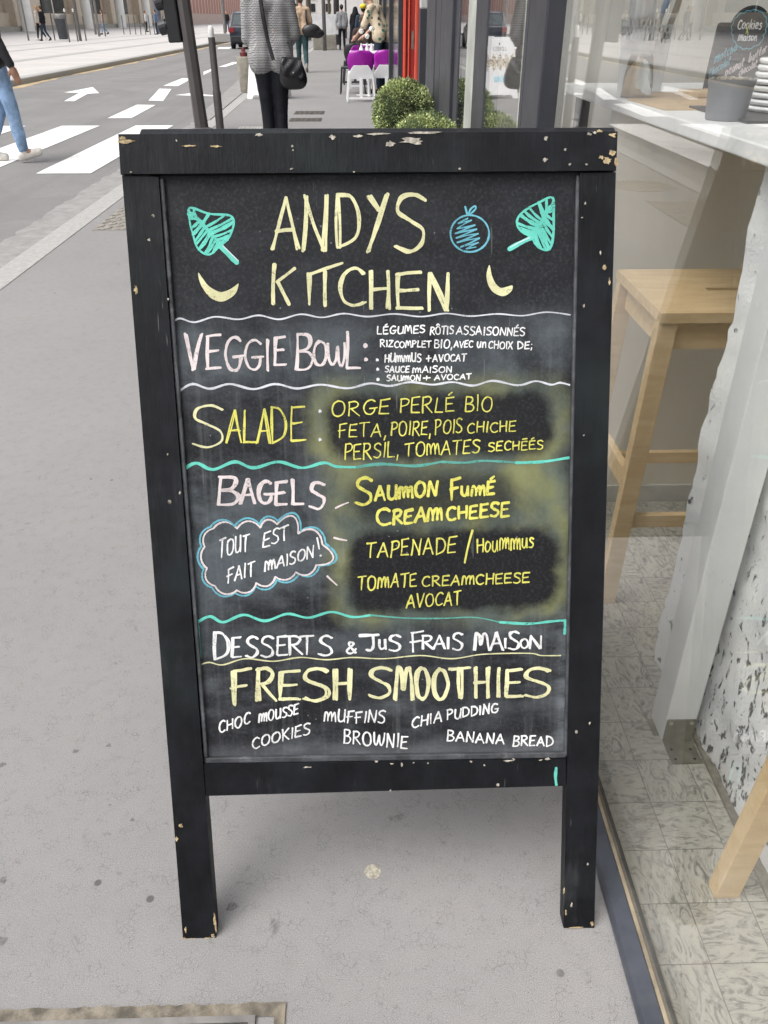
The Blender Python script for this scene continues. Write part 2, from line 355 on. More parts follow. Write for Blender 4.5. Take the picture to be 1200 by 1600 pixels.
RB = [BP(880.5,1450), BP(928.5,1450)]; RT = [BP(906.5,270), BP(962.5,269)]
zb = lambda x: -(-.6)*0 - x*0                          # feet touch the ground
b = MB(); quad_bar(b, [LB[0], LB[1], LT[1], LT[0]], 0, FD)
chips(b, [(287,1466,8,5),(300,1467,16,4),(325,1466,18,5),(336,1440,5,44),(333,1462,8,10),(290,1452,6,14),(213,453,8,20),(276,1310,6,10),(282,1290,10,8)], -.0002, 1)
chips(b, [(233,375,6,6),(263,468,4,8),(281,770,5,6),(262,710,4,4)], -.0002, 2)
b.build('stile', [M_frame, M_wood, M_cream], root, rot=BE, bevel=.0035)
b = MB(); quad_bar(b, [RB[0], RB[1], RT[1], RT[0]], 0, FD)
chips(b, [(944,417,9,14),(952,440,5,16),(881,1391,4,12),(925,1443,6,12),(900,1449,26,3),(884,1425,3,14)], -.0002, 1)
chips(b, [(914,318,6,7),(912,478,4,8),(893,1414,5,10),(921,1130,4,7),(912,680,4,4),(918,1350,5,5),(909,340,4,4),(938,395,4,10)], -.0002, 2)
b.build('stile', [M_frame, M_wood, M_cream], root, rot=BE, bevel=.0035)
b = MB(); tl, tr, br, bl = BP(184.5,209.5,.004), BP(965.3,205.3,.004), BP(962.8,266.5,.004), BP(188.3,272,.004)
quad_bar(b, [bl, br, tr, tl], -.004, FD)
Z4 = -.0042
chips(b, [(202,222,36,9),(192,217,14,6),(295,229,30,4),(338,230,24,4),(935,206,16,6),(955,212,18,10),(947,252,20,14),(956,240,14,12),(962,255,8,20),(938,247,10,8)], Z4, 1)
chips(b, [(405,212,16,6),(520,216,14,9),(560,214,18,6),(610,226,22,14),(645,222,46,16),(587,211,60,4),(660,209,70,5),(458,236,4,4),(456,265,8,4),(206,270,5,3),(457,230,5,5),(852,217,8,9),(851,251,10,8),(882,235,5,5),(889,258,7,5),(919,211,10,6),(928,209,8,6),(717,265,6,4),(915,258,6,4),(277,221,4,5),(553,270,5,3)], Z4, 2)
b.build('top_rail', [M_frame, M_wood, M_cream], root, rot=BE, bevel=.003)
b = MB(); q = [BP(321.5,1244.5), BP(884.5,1228.5), BP(884.8,1186.5), BP(318.5,1194.5)]
quad_bar(b, q, .0012, FD-.001)
chips(b, [(855,1186,14,5),(845,1188,8,4),(795,1189,18,4),(803,1187,6,6),(628,1195,6,8),(588,1190,7,4),(612,1194,8,4),(736,1190,6,5),(757,1196,4,4),(646,1192,4,3),(669,1193,4,4),(778,1227,7,6),(610,1236,4,6),(480,1199,18,3)], .0010, 1)
b.build('bottom_rail', [M_frame, M_cream, M_wood], root, rot=BE, bevel=.0025)
# the writing surface, its dust and wiped patches
def slate(name):
    t = NT(name); o = t.obj(); x = t.xyz(); X, Z = x[0], x[2]
    wob = t.m('MULTIPLY', t.m('SUBTRACT', t.noise(22, 4, .65), .5), .036)
    def rbox(u0, v0, u1, v1, r):
        (ax, az), (bx, bz) = BP(u0, v1), BP(u1, v0); cx, cz, hx, hz = (ax+bx)/2, (az+bz)/2, (bx-ax)/2-r, (bz-az)/2-r
        dx = t.m('MAXIMUM', t.m('SUBTRACT', t.m('ABSOLUTE', t.m('SUBTRACT', X, cx)), hx), 0)
        dz = t.m('MAXIMUM', t.m('SUBTRACT', t.m('ABSOLUTE', t.m('SUBTRACT', Z, cz)), hz), 0)
        d = t.m('SUBTRACT', t.m('SQRT', t.m('ADD', t.m('MULTIPLY', dx, dx), t.m('MULTIPLY', dz, dz))), r)
        return t.m('ADD', d, wob)
    smear = t.noise(1.0, 6, .68, vec=t.mapping(o, (9,9,22))); cloud = t.noise(7, 6, .65, dist=.6)
    streak = t.noise(1.0, 4, .7, vec=t.mapping(o, (70,70,3))); fine = t.noise(220, 2, .7)
    c = t.mix(t.step(cloud, .3, .75), (.0085,.009,.011), (.018,.0195,.0235))
    # chalk dust: more on the lower half and along the ledge
    hz = t.step(Z, BP(600,430)[1], BP(600,620)[1])
    dust = t.m('MULTIPLY', t.step(smear, .42, .78), t.m('ADD', t.m('MULTIPLY', hz, .34), .07))
    c = t.mix(dust, c, (.15,.165,.18))
    c = t.mix(t.m('MULTIPLY', t.m('MULTIPLY', t.step(streak, .5, .75), hz), .22), c, (.17,.185,.19))
    led = t.m('MULTIPLY', t.step(Z, BP(600,1150)[1], BP(600,1192)[1]), t.m('ADD', t.m('MULTIPLY', cloud, .8), .1))
    c = t.mix(t.m('MULTIPLY', led, .65), c, (.22,.23,.25))
    redge = t.m('MULTIPLY', t.step(X, BP(862,1100)[0], BP(884,1100)[0]), t.m('MULTIPLY', t.step(Z, BP(600,900)[1], BP(600,1060)[1]), t.step(smear, .35, .7)))
    c = t.mix(t.m('MULTIPLY', redge, .5), c, (.22,.24,.26))
    # blue-grey smears behind the bowl and bagels rows
    for (u0, v0, u1, v1, r, s, k) in ((250,500,900,600,.02,.030,.45),(285,735,520,960,.03,.03,.38),(290,975,890,1030,.02,.02,.22)):
        f = t.m('MULTIPLY', t.step(rbox(u0, v0, u1, v1, r), s, -s), t.step(cloud, .32, .66)); c = t.mix(t.m('MULTIPLY', f, k), c, (.15,.18,.20))
    # lime and olive dust rubbed out around the two wiped patches
    for (u0, v0, u1, v1, r, s) in ((498,602,884,730,.03,.03),(528,728,888,974,.03,.028)):
        f = t.step(rbox(u0, v0, u1, v1, r), s, -.012); f = t.m('MULTIPLY', f, t.m('ADD', t.m('MULTIPLY', t.step(cloud, .3, .65), .38), .5))
        c = t.mix(f, c, t.mix(t.step(t.noise(9, 3), .4, .62), (.10,.125,.105), (.205,.215,.10)))
    for (u0, v0, u1, v1, r, s, k) in ((515,614,864,718,.03,.016,.98),(556,742,800,814,.03,.024,.78),(548,828,874,960,.035,.015,1.0)):
        f = t.m('MULTIPLY', t.step(rbox(u0, v0, u1, v1, r), s, -s*.6), k); c = t.mix(f, c, t.mix(cloud, (.005,.0054,.0066), (.011,.0116,.013)))
    fl = t.m('MULTIPLY', t.step(t.vor(60), .10, .05), t.step(t.noise(13), .52, .6)); c = t.mix(t.m('MULTIPLY', fl, .5), c, (.25,.27,.27))
    sc = t.step(t.noise(1.0, 2, .5, vec=t.mapping(o, (120,120,10), (0,.7,0))), .72, .75); c = t.mix(t.m('MULTIPLY', sc, .25), c, (.2,.21,.22))
    c = t.mix(t.m('MULTIPLY', t.step(fine, .45, .75), .06), c, (.3,.3,.32))
    t.bsdf(c, t.m('ADD', t.m('MULTIPLY', cloud, .2), .42), 0, t.bump(t.m('ADD', fine, cloud), .12, .001), .2); return t.mat
PY = .010
b = MB(); q = [BP(312,1198), BP(890,1192), BP(908,262), BP(245,264)]
quad_bar(b, q, PY, PY+.008)
panel = b.build('writing_panel', slate('dusty_slate'), root, rot=BE)
b = MB(); q0, q1 = BP(320,1195), BP(885,1184)          # thin bead the panel sits in
for u0, v0, u1, v1, nx, nz in ((251,277,321,1186,.005,0),(905,272,885.5,1184,-.004,0)):
    a0, a1 = BP(u0, v0), BP(u1, v1); quad_bar(b, [(a1[0]-.003,a1[1]),(a1[0]+.003,a1[1]),(a0[0]+.003,a0[1]),(a0[0]-.003,a0[1])], .003, PY-.0003)
l0, l1 = BP(319,1190), BP(885,1181)
quad_bar(b, [(l0[0],l0[1]-.006),(l1[0],l1[1]-.006),(l1[0],l1[1]+.004),(l0[0],l0[1]+.004)], .0035, PY-.0003)
b.build('bead', mat('dusty_bead', (.045,.048,.054), .55, 0, .5, 30, .3, 120, dirt=(.2,.21,.22)), root, rot=BE, bevel=.002)
# rear leaf of the A-frame, hinged at the top
apex = BO + BM @ V(0, FD, tl[1]); apex.x = 0
RM = Matrix.Rotation(TILT, 3, 'X')
def rear(x0, x1, z0, z1, y0, y1, nm, m, bev=.003):
    bb = MB(); bb.box(x0, x1, y0, y1, z0, z1); bb.xf(Matrix.Translation(V(0, apex.y - BY + .003, 0)) @ RM.to_4x4() @ Matrix.Translation(V(0,0,0)))
    dz = apex.z - (RM @ V(0,0,Hh)).z; dy = -(RM @ V(0,0,Hh)).y
    for p in bb.v: p.z += dz; p.y += dy
    return bb.build(nm, m, root, bevel=bev)
Hh = apex.z / math.cos(TILT)
xl, xr = tl[0]+.004, tr[0]-.002
rear(xl, xr, Hh-.055, Hh-.0005, 0, FD, 'top_rail', M_frame)
rear(xl, xl+.05, .0, Hh-.0555, 0, FD, 'stile', M_frame); rear(xr-.05, xr, .0, Hh-.0555, 0, FD, 'stile', M_frame)
rear(xl+.0505, xr-.0505, .26, .31, .001, FD-.001, 'bottom_rail', M_frame)
rear(xl+.048, xr-.048, .30, Hh-.05, .008, .016, 'writing_panel', mat('rear_slate', (.03,.031,.035), .5, 0, .4, 8))

# ------------------------------------------------------------------ chalk-pen lettering and drawings
# stroke font: glyph = (advance width, strokes); 's' strokes are smoothed
GL = {
'A':(.72,['p0,0 .36,1 .7,0','p.13,.36 .6,.38']), 'B':(.6,['p.03,0 .05,1','s.05,1 .42,.97 .5,.78 .36,.58 .08,.53 .42,.5 .58,.28 .42,.04 .02,0']),
'C':(.64,['s.62,.86 .42,1 .16,.86 .04,.5 .14,.14 .38,0 .64,.12']), 'D':(.68,['p.04,.98 .06,0','s.0,1 .4,.95 .64,.6 .54,.2 .06,0']),
'E':(.56,['p.54,1 .04,.95','p.05,.97 .02,.02','p.02,.02 .56,.03','p.04,.5 .46,.54']), 'F':(.56,['p.56,1.03 .04,.94','p.06,.96 .06,-.05','p-.05,.46 .44,.54']),
'G':(.72,['s.62,.88 .42,1 .16,.86 .04,.48 .16,.1 .4,.0 .6,.14 .64,.4','p.36,.4 .76,.43']), 'H':(.66,['p.04,1 .06,0','p.6,1 .6,0','p.06,.5 .6,.53']),
'I':(.2,['p.1,1 .1,0']), 'J':(.5,['p0,1 .62,1','s.36,1 .36,.3 .26,.04 .0,.1']), 'K':(.6,['p.05,1 .06,0','p.58,.98 .06,.42','p.16,.5 .6,0']),
'L':(.54,['p.08,1 .04,.02','p.04,.02 .54,.02']), 'M':(.84,['s0,0 .08,.9 .16,.98 .28,.8 .38,.3 .5,.85 .6,.98 .7,.8 .82,0']), 'N':(.68,['p.04,0 .08,1','p.08,1 .58,0','p.58,0 .64,1']),
'O':(.74,['s.36,1 .12,.84 .03,.48 .14,.12 .38,0 .62,.14 .72,.52 .6,.88 .34,1']), 'P':(.58,['p.06,0 .05,1','s.0,.96 .34,1 .54,.84 .44,.58 .08,.46']),
'R':(.66,['p.06,0 .05,1','s.0,.97 .36,1 .54,.84 .42,.6 .08,.5','p.2,.5 .66,0']), 'S':(.58,['s.56,.9 .36,1 .12,.92 .08,.7 .3,.54 .52,.38 .52,.14 .3,.0 .02,.08']),
'T':(.66,['p-.02,.97 .68,1.02','p.33,1 .32,0']), 'U':(.66,['s.05,1 .06,.3 .2,.02 .42,.04 .58,.3 .6,1','p.6,1 .63,.0']), 'V':(.66,['p.0,1 .32,0','p.32,0 .64,1']),
'W':(.95,['s.02,1 .1,.3 .24,.02 .4,.3 .46,.8 .54,.25 .7,.02 .86,.4 .92,1']), 'X':(.6,['p.02,1 .6,0','p.58,1 .0,0']), 'Y':(.64,['p.0,1 .3,.5','p.64,1 .18,-.1']), 'Z':(.56,['p.02,.97 .54,1 .0,.02 .58,.03']),
'u':(.6,['s.05,.72 .07,.2 .24,.0 .44,.2 .5,.72','p.5,.72 .55,0']), 'm':(1.0,['s.02,0 .06,.72 .2,.78 .33,.5 .36,.05','s.36,.4 .5,.78 .62,.7 .68,.05','s.68,.4 .82,.78 .92,.66 1.0,.0']),
'n':(.56,['p.04,.7 .05,0','s.05,.4 .2,.68 .38,.66 .48,.0']), 'i':(.2,['p.1,.62 .1,0','p.09,.84 .11,.88']), 'o':(.6,['s.3,.7 .08,.54 .06,.2 .26,0 .5,.16 .54,.5 .3,.7']), 'w':(.8,['s.02,.7 .1,.1 .22,.02 .34,.3 .38,.6 .46,.1 .6,.02 .72,.3 .76,.7']),
'a':(.6,['s.5,.55 .3,.68 .08,.46 .1,.12 .3,0 .48,.2 .52,.6','s.52,.6 .5,.15 .66,.04']), 'b':(.56,['p.06,1.1 .06,.0','s.06,.35 .26,.62 .5,.42 .42,.08 .06,.02']), 'c':(.52,['s.48,.55 .3,.68 .08,.42 .16,.06 .52,.08']),
'e':(.54,['s.08,.34 .46,.4 .4,.66 .14,.58 .08,.22 .26,.0 .54,.12']), 'h':(.58,['p.06,1.1 .06,.0','s.06,.35 .24,.64 .42,.54 .48,.0']), 'k':(.54,['p.06,1.05 .06,0','p.46,.62 .06,.28','p.16,.34 .5,0']), 'l':(.28,['s.1,1.1 .1,.2 .26,.02']),
'p':(.58,['p.05,.62 .03,-.45','s.05,.4 .26,.66 .52,.44 .4,.06 .06,.06']), 'r':(.46,['p.05,.64 .06,0','s.06,.35 .2,.62 .44,.58']), 's':(.46,['s.44,.58 .22,.66 .1,.5 .4,.24 .3,.02 .02,.06']), 't':(.46,['s.2,1.05 .18,.2 .38,.02','p-.02,.66 .46,.7']),
'd':(.58,['s.46,.5 .26,.66 .06,.36 .22,.02 .46,.2','p.5,1.1 .5,0']), '1':(.2,['p.1,1 .1,0']),
'.':(.2,['p.08,.02 .12,.06']), ',':(.22,['p.14,.1 .06,-.22']), ':':(.22,['p.09,.6 .12,.64','p.09,.12 .12,.16']), ';':(.22,['p.09,.6 .12,.64','p.12,.14 .06,-.16']), '!':(.24,['p.06,1.05 .14,.35','p.16,.06 .2,.1']), '+':(.56,['p.26,.8 .26,.1','p.0,.45 .54,.47']),
'/':(.4,['p.4,1.1 0,-.35']), '&':(.6,['s.6,.05 .2,.72 .3,.95 .46,.78 .1,.3 .16,.04 .4,.06 .6,.4']), '-':(.5,['p.0,.4 .5,.6']), ' ':(.42,[]),
}
ACC = {'É':('E','p.2,1.14 .42,1.34'), 'Ô':('O','p.16,1.12 .36,1.3 .56,1.12'), 'é':('e','p.2,.9 .4,1.15'), 'Ē':('E','p.1,1.22 .5,1.3')}
def strokes(ch):
    if ch in ACC: w, st = GL[ACC[ch][0]]; st = st + [ACC[ch][1]]
    else: w, st = GL[ch]
    return w, [(s[0] == 's', [tuple(float(k) for k in p.split(',')) for p in s[1:].split()]) for s in st]
def smooth(pts, n=7, closed=False):
    k = len(pts)
    if k < 3: return pts
    out = []
    g = (lambda i: pts[i % k]) if closed else (lambda i: pts[max(0, min(k-1, i))])
    for i in range(k if closed else k-1):
        p0, p1, p2, p3 = g(i-1), g(i), g(i+1), g(i+2)
        for j in range(n):
            t = j/n; out.append(tuple(.5*((2*b)+(-a+c)*t+(2*a-5*b+4*c-d)*t*t+(-a+3*b-3*c+d)*t*t*t) for a, b, c, d in zip(p0, p1, p2, p3)))
    out.append(pts[0] if closed else pts[-1]); return out
LIFT = [0]
def ribbon(b, pts, w, mi=0, y=0.0, rnd=random, taper=.82):     # pts: (x, z) on the board in metres; flat pen stroke with round ends
    k = len(pts)
    if k < 2: return
    if k == 2:                                                   # give straight strokes a slight hand wobble
        (xa, za), (xb, zb) = pts; L = math.hypot(xb-xa, zb-za); m = max(3, min(9, int(L/.004)))
        bow = rnd.uniform(-.025,.025)*L; nx, nz = -(zb-za)/(L+1e-9), (xb-xa)/(L+1e-9)
        pts = [(xa+(xb-xa)*i/m+nx*bow*math.sin(math.pi*i/m), za+(zb-za)*i/m+nz*bow*math.sin(math.pi*i/m)) for i in range(m+1)]; k = m+1
    LIFT[0] = (LIFT[0]+1) % 24; yy = y - .0004 - LIFT[0]*.000022
    ph = rnd.uniform(0, 6); vs = []; w = w*rnd.uniform(.88,1.1)
    def tan(i):
        a, c = pts[max(0, i-1)], pts[min(k-1, i+1)]; L = math.hypot(c[0]-a[0], c[1]-a[1])+1e-9; return (c[0]-a[0])/L, (c[1]-a[1])/L
    rows = []
    t = tan(0); rows.append((pts[0][0]-t[0]*w*.32, pts[0][1]-t[1]*w*.32, w*.55, t))
    for i in range(k): rows.append((pts[i][0], pts[i][1], w*(1+.12*math.sin(ph+i*.7)+rnd.uniform(-.10,.10)+.12*(1-2*i/max(1,k-1))), tan(i)))
    t = tan(k-1); rows.append((pts[-1][0]+t[0]*w*.32, pts[-1][1]+t[1]*w*.32, w*.5*taper, t))
    for x, z, ww, tt in rows:
        vs.append((x - tt[1]*ww/2, yy, z + tt[0]*ww/2)); vs.append((x + tt[1]*ww/2, yy, z - tt[0]*ww/2))
    b.add(vs, [(2*i, 2*i+1, 2*i+3, 2*i+2) for i in range(len(rows)-1)], mi)
def pen(name, col, var=.25, solid=.9):
    t = NT(name); n = t.noise(70, 4, .65); g = t.noise(16, 3, .6); f = t.noise(420, 3, .7); st = t.noise(1.0, 3, .7, vec=t.mapping(t.obj(), (520,520,90), (0,.5,0)))
    c = t.mix(t.step(g, .35, .65), tuple(x*(1-var) for x in col), col)
    c = t.mix(t.m('MULTIPLY', t.step(st, .45, .7), .28), c, tuple(min(1, x*1.12+.06) for x in col))
    p = t.bsdf(c, .75, 0, t.bump(f, .25, .0006), .2)
    gap = t.m('MULTIPLY', t.step(t.m('ADD', t.m('MULTIPLY', f, .5), t.m('MULTIPLY', n, .5)), .52, .66), .62)      # the slate shows through where the pen skipped
    gap = t.m('MAXIMUM', gap, t.m('MULTIPLY', t.step(st, .58, .70), .42))
    tr = t.new('ShaderNodeBsdfTransparent'); mx = t.new('ShaderNodeMixShader'); t.put(mx.inputs[0], gap); t.t.links.new(p.outputs[0], mx.inputs[1]); t.t.links.new(tr.outputs[0], mx.inputs[2]); t.t.links.new(mx.outputs[0], t.out.inputs['Surface'])
    return t.mat
INK = {'lemon':pen('lemon_ink', (.70,.68,.40)), 'yellow':pen('yellow_ink', (.66,.63,.13)), 'lime':pen('lime_ink', (.62,.62,.15)), 'white':pen('white_ink', (.80,.80,.80)), 'pink':pen('pale_pink_ink', (.70,.62,.62)), 'mint':pen('mint_ink', (.13,.56,.46), .2),
       'blue':pen('blue_ink', (.14,.42,.52)), 'pale':pen('pale_ink', (.60,.61,.66)), 'oldmint':pen('rubbed_mint_ink', (.095,.32,.27))}
rng = random.Random(11)
class Text:
    def __init__(s, surf, y): s.b = MB(); s.map = surf; s.y = y; s.inks = []
    def mi(s, ink):
        if ink not in s.inks: s.inks.append(ink)
        return s.inks.index(ink)
    def line(s, pts, wpx, ink, sm=True, closed=False):          # photo-pixel polyline
        q = smooth(pts, 7, closed) if sm and len(pts) > 2 else pts
        if len(q) > 2 and not sm:
            for a, c in zip(q, q[1:]): s.line([a, c], wpx, ink)
            return
        p = [s.map(u, v) for u, v in q]
        u, v = q[len(q)//2]; a = s.map(u, v); c = s.map(u+1, v); w = math.hypot(c[0]-a[0], c[1]-a[1])*wpx
        ribbon(s.b, p, w, s.mi(ink), s.y, rng)
    def glyph(s, ch, box, wpx, ink, double=False):              # box: x0, y0 (top), x1, y1 (bottom) in photo pixels
        w, st = strokes(ch); x0, y0, x1, y1 = box
        for sm, pts in st:
            for k in range(2 if double else 1):
                j = (lambda: rng.uniform(-.035,.035)) if double else (lambda: rng.uniform(-.015,.015))
                s.line([(x0+(x+j())/w*(x1-x0)+k*wpx*.5, y1-(z+j()*.6)*(y1-y0)) for x, z in pts], wpx, ink, sm)
    def word(s, txt, a, c, h, wpx, ink, double=False, slant=.06):   # baseline from a to c
        ws = [strokes(ch)[0]+.16 for ch in txt]; tot = sum(ws)-.16; dx, dy = c[0]-a[0], c[1]-a[1]; pos = 0
        for ch, w in zip(txt, ws):
            ww, st = strokes(ch); hj = h*rng.uniform(.93,1.07); by = rng.uniform(-.05,.05)*h; rj = rng.uniform(-.05,.05)
            for sm, pts in st:
                for k in range(2 if double else 1):
                    q = []
                    for x, z in pts:
                        f = (pos+x)/tot; zz = z*hj; q.append((a[0]+dx*f+zz*(slant+rj)+rng.uniform(-.02,.02)*h+k*wpx*.45, a[1]+dy*f+by-zz+rng.uniform(-.02,.02)*h))
                    s.line(q, wpx, ink, sm)
            pos += w
    def dot(s, u, v, r, ink): s.line([(u-r*.25, v), (u+r*.25, v+.3)], r*2, ink)
    def fill(s, pts, ink, sm=True):                             # closed filled shape
        q = smooth(pts, 5, True)[:-1] if sm else pts
        LIFT[0] = (LIFT[0]+1) % 24; yy = s.y - .00035
        P = [s.map(u, v) for u, v in q]; s.b.add([(x, yy, z) for x, z in P], [tuple(range(len(P)))], s.mi(ink))
    def done(s, name, parent, rot=None): return s.b.build(name, [INK[i] for i in s.inks], parent, rot=rot)
def conv(s, ox, oy): return lambda pts: [(x/s+ox, y/s+oy) for x, y in pts]
onb = lambda u, v: BP(u, v, -PY)
def T(): return Text(onb, PY)
c1, c2 = conv(3, 180, 190), conv(2.857, 560, 190); c3, c4 = conv(3.53, 260, 470), conv(2.857, 480, 480); c5, c6 = conv(3.636, 270, 720), conv(3, 500, 720); c7, c8 = conv(3.636, 290, 950), conv(3.077, 560, 950)
def B(c, x0, x1, y0, y1): p, q = c([(x0, y0), (x1, y1)]); return (p[0], p[1], q[0], q[1])
def wd(t, c, txt, a, e, h, w, ink, **k): p, q = c([a, e]); s = c([(0, 0), (0, h)]); t.word(txt, p, q, s[1][1]-s[0][1], w, ink, **k)

t = T()
for ch, bx in (('A',(425,308,465,390)),('N',(472,306,511,392)),('D',(525,305,563,387)),('S',(615,303,664,393))): t.glyph(ch, bx, 4.3, 'lemon', True)
t.line([(575,307),(591,329)], 5, 'lemon'); t.line([(606,303),(574,394)], 5, 'lemon'); t.line([(579,306),(593,327)], 4, 'lemon'); t.line([(603,305),(577,393)], 4, 'lemon')
for ch, bx in (('I',(474,427,488,476)),('C',(528,419,568,478)),('H',(577,424,608,482)),('E',(618,426,659,483)),('N',(667,427,702,485))): t.glyph(ch, bx, 4.3, 'lemon', True)
t.line([(429,413),(427,475)], 6, 'lemon'); t.line([(461,419),(432,441)], 4.5, 'lemon'); t.line([(434,440),(452,476)], 5, 'lemon'); t.line([(486,428),(535,411)], 5, 'lemon'); t.line([(508,424),(508,478)], 6, 'lemon')
t.done('title_lettering', panel)
t = T()                                                          # two leaves, the round fruit, two bananas
def leaf(outline, stem, mid):
    o = smooth(outline, 4, True)[:-1]; N = len(o)
    near = lambda p: min(range(N), key=lambda i: (o[i][0]-p[0])**2+(o[i][1]-p[1])**2)
    i0, i1 = near(mid[0]), near(mid[1])
    ch = [[o[(i0+k) % N] for k in range((i1-i0) % N+1)], [o[(i0-k) % N] for k in range((i0-i1) % N+1)]]
    t.line(outline, 3.4, 'mint', True, True); t.line([mid[0], mid[1]], 5.5, 'mint')
    for c in ch:                                                # side veins hatched from the midrib to the rim
        n = 10
        for k in range(n):
            f = .06+.88*k/(n-1); g = max(0, min(1, f-.10+rng.uniform(-.03,.03))); p = c[min(len(c)-1, int(g*(len(c)-1)))]; m = (mid[0][0]+(mid[1][0]-mid[0][0])*f, mid[0][1]+(mid[1][1]-mid[0][1])*f)
            t.line([m, ((m[0]+p[0])/2+rng.uniform(-1,1), (m[1]+p[1])/2+1), p], 4.0 if k % 3 else 6.0, 'mint')
    t.line(outline, 1.5, 'pale', True, True)
    t.line(stem, 7.5, 'mint'); t.line([(stem[0][0]+2, stem[0][1]-2), (stem[1][0]+2, stem[1][1]-3)], 1.6, 'pale')
leaf(c1([(350,405),(440,432),(535,440),(556,470),(545,520),(520,560),(490,585),(450,620),(420,620),(385,590),(365,530),(350,470)]), c1([(482,570),(572,662)]), c1([(360,430),(490,580)]))
t.done('leaf_drawing', panel); t = T()
leaf(c2([(866,340),(871,420),(870,500),(858,562),(830,572),(800,556),(770,515),(735,495),(708,462),(715,425),(750,392),(805,362)]), c2([(772,518),(672,570)]), c2([(855,380),(775,515)]))
t.done('leaf_drawing', panel)
t = T()
t.line(c2([(497+86*math.cos(a), 500+82*math.sin(a)) for a in [k*math.pi/8 for k in range(16)]]), 2.6, 'blue', True, True)
t.line(c2([(488,432),(445,455),(505,440),(440,478),(520,462),(432,500),(528,480),(436,520),(535,500),(440,540),(540,520),(455,560),(535,540),(480,568),(525,560)]), 2.2, 'blue', False)
t.line(c2([(476,380),(488,415),(500,392),(518,378),(524,388),(505,408),(490,416)]), 2.6, 'blue'); t.done('fruit_drawing', panel)
t = T()
t.fill(c1([(390,708),(410,735),(440,772),(490,798),(530,790),(560,772),(578,760),(570,795),(550,820),(510,842),(475,840),(440,820),(410,780),(393,740)]), 'lemon')
t.done('banana_drawing', panel); t = T()
t.fill(c2([(585,640),(595,685),(612,722),(635,742),(660,738),(687,732),(684,755),(660,775),(635,778),(600,760),(578,725),(572,680)]), 'lemon'); t.done('banana_drawing', panel)
t = T()                                                          # wavy ruled lines
t.line([(270,504.5),(281,497.5),(304,503.5),(336,495),(373,499),(404,492.7),(436,499),(470,491),(503,496),(537,490),(574,494.7),(616,490.5),(658,494.7),(697,489.8),(735,494),(777,490.5),(816,493.3),(854,487.7),(891,492)], 2.6, 'pale')
t.done('wavy_line', panel); t = T()
t.line([(280,611),(301,600),(328,607.4),(359,600),(396,608),(430,600),(464,607),(501,601),(543,606.7),(578,599),(609,603),(641,597),(676,601),(707,597),(739,602.5),(770,595),(809,602),(837,595.5),(861,601),(875,598),(890,601.5)], 3.0, 'pale')
t.done('wavy_line', panel); t = T()
t.line([(289,732),(307,723.5),(333,733.5),(367,721.5),(396,731),(435,721.5),(472,731),(506,723),(526,729),(557,730)], 5.0, 'mint'); t.line([(557,730),(595,725),(648,728),(690,721.5)], 4.0, 'oldmint'); t.line([(690,721.5),(725,723),(753,720),(788,721.5),(816,724)], 4.0, 'oldmint'); t.line([(806,723),(847,721.5),(889,715)], 4.5, 'mint')
t.done('wavy_line', panel); t = T()
t.line([(307,973),(328,963),(349,972),(381,960.5),(414,970),(449,959),(482,965),(518,956),(551,964),(579,961)], 4.2, 'mint'); t.line([(579,961),(634,965.6),(690,966),(742,964.6),(781,972)], 2.6, 'oldmint'); t.line([(781,972),(826,974.4),(859,971),(884,969)], 3.6, 'mint'); t.line([(884,970),(882,990)], 5, 'mint'); t.line([(309,976),(311,1000),(313,1028)], 5, 'oldmint')
t.done('wavy_line', panel); t = T()
t.line([(312,1039),(327,1034.7),(348,1038.6),(383,1029),(427,1033),(469,1027),(510,1030.6),(551,1027),(599,1029),(657,1024),(706,1029),(755,1022),(826,1020.5),(846,1024),(876,1024)], 2.2, 'lemon')
t.done('wavy_line', panel)
t = T()
for ch, x0, x1, y0, y1 in (('V',105,195,183,380),('E',220,300,188,376),('G',318,420,200,386),('G',425,528,216,380),('I',545,572,215,385),('E',593,655,197,356),('B',712,805,183,380),('O',808,882,222,358),('L',988,1060,168,375)): t.glyph(ch, B(c3, x0, x1, y0, y1), 3.4, 'pink', True)
for dx in (0, 4): t.line(c3([(888+dx,235),(892+dx,310),(912+dx,352),(935+dx,320),(942+dx,250),(948+dx,330),(965+dx,360),(982+dx,300),(980+dx,232)]), 3.4, 'pink')
for p in ((571,540),(572,561.5)): t.dot(p[0], p[1], 3.6, 'pink')
for p in c4([(313,235),(315,277),(316,322)]): t.dot(p[0], p[1], 2.6, 'white')
for a in (('LÉGUMES',(312,120),(525,114),34),('RÔTIS',(548,123),(652,120),36),('ASSAISONNÉS',(665,122),(970,128),36),('RIZ',(325,178),(382,178),31),('COMPLET',(388,180),(553,178),28),('BIO,',(568,183),(648,182),37),('AVEC',(655,180),(738,178),28),
          ('un',(757,180),(800,180),34),('CHOIX',(808,182),(915,186),32),('DE;',(938,187),(1005,187),32),('HUmmUS',(345,245),(508,243),36),('+',(530,246),(553,245),36),('AVOCAT',(560,243),(708,240),30),('SAUCE',(347,290),(455,290),27),('mAISON',(470,293),(645,290),27),('SAUmON',(355,328),(505,328),25),('+',(518,328),(550,327),28),('AVOCAT',(568,326),(732,321),22)):
    wd(t, c4, a[0], a[1], a[2], a[3], 2.0, 'white')
t.done('bowl_lettering', panel)
t = T()
t.glyph('S', B(c3, 135, 318, 576, 806), 3.4, 'lemon'); t.glyph('S', B(c3, 138, 320, 579, 806), 2.4, 'lemon')
for ch, x0, x1, y0, y1 in (('A',330,415,600,782),('L',418,500,605,782),('A',497,572,597,785),('D',576,662,590,785),('E',685,762,580,775)): t.glyph(ch, B(c3, x0, x1, y0, y1), 2.3, 'yellow', True)
for p in c3([(848,608),(848,765)]): t.dot(p[0], p[1], 2.6, 'pale')
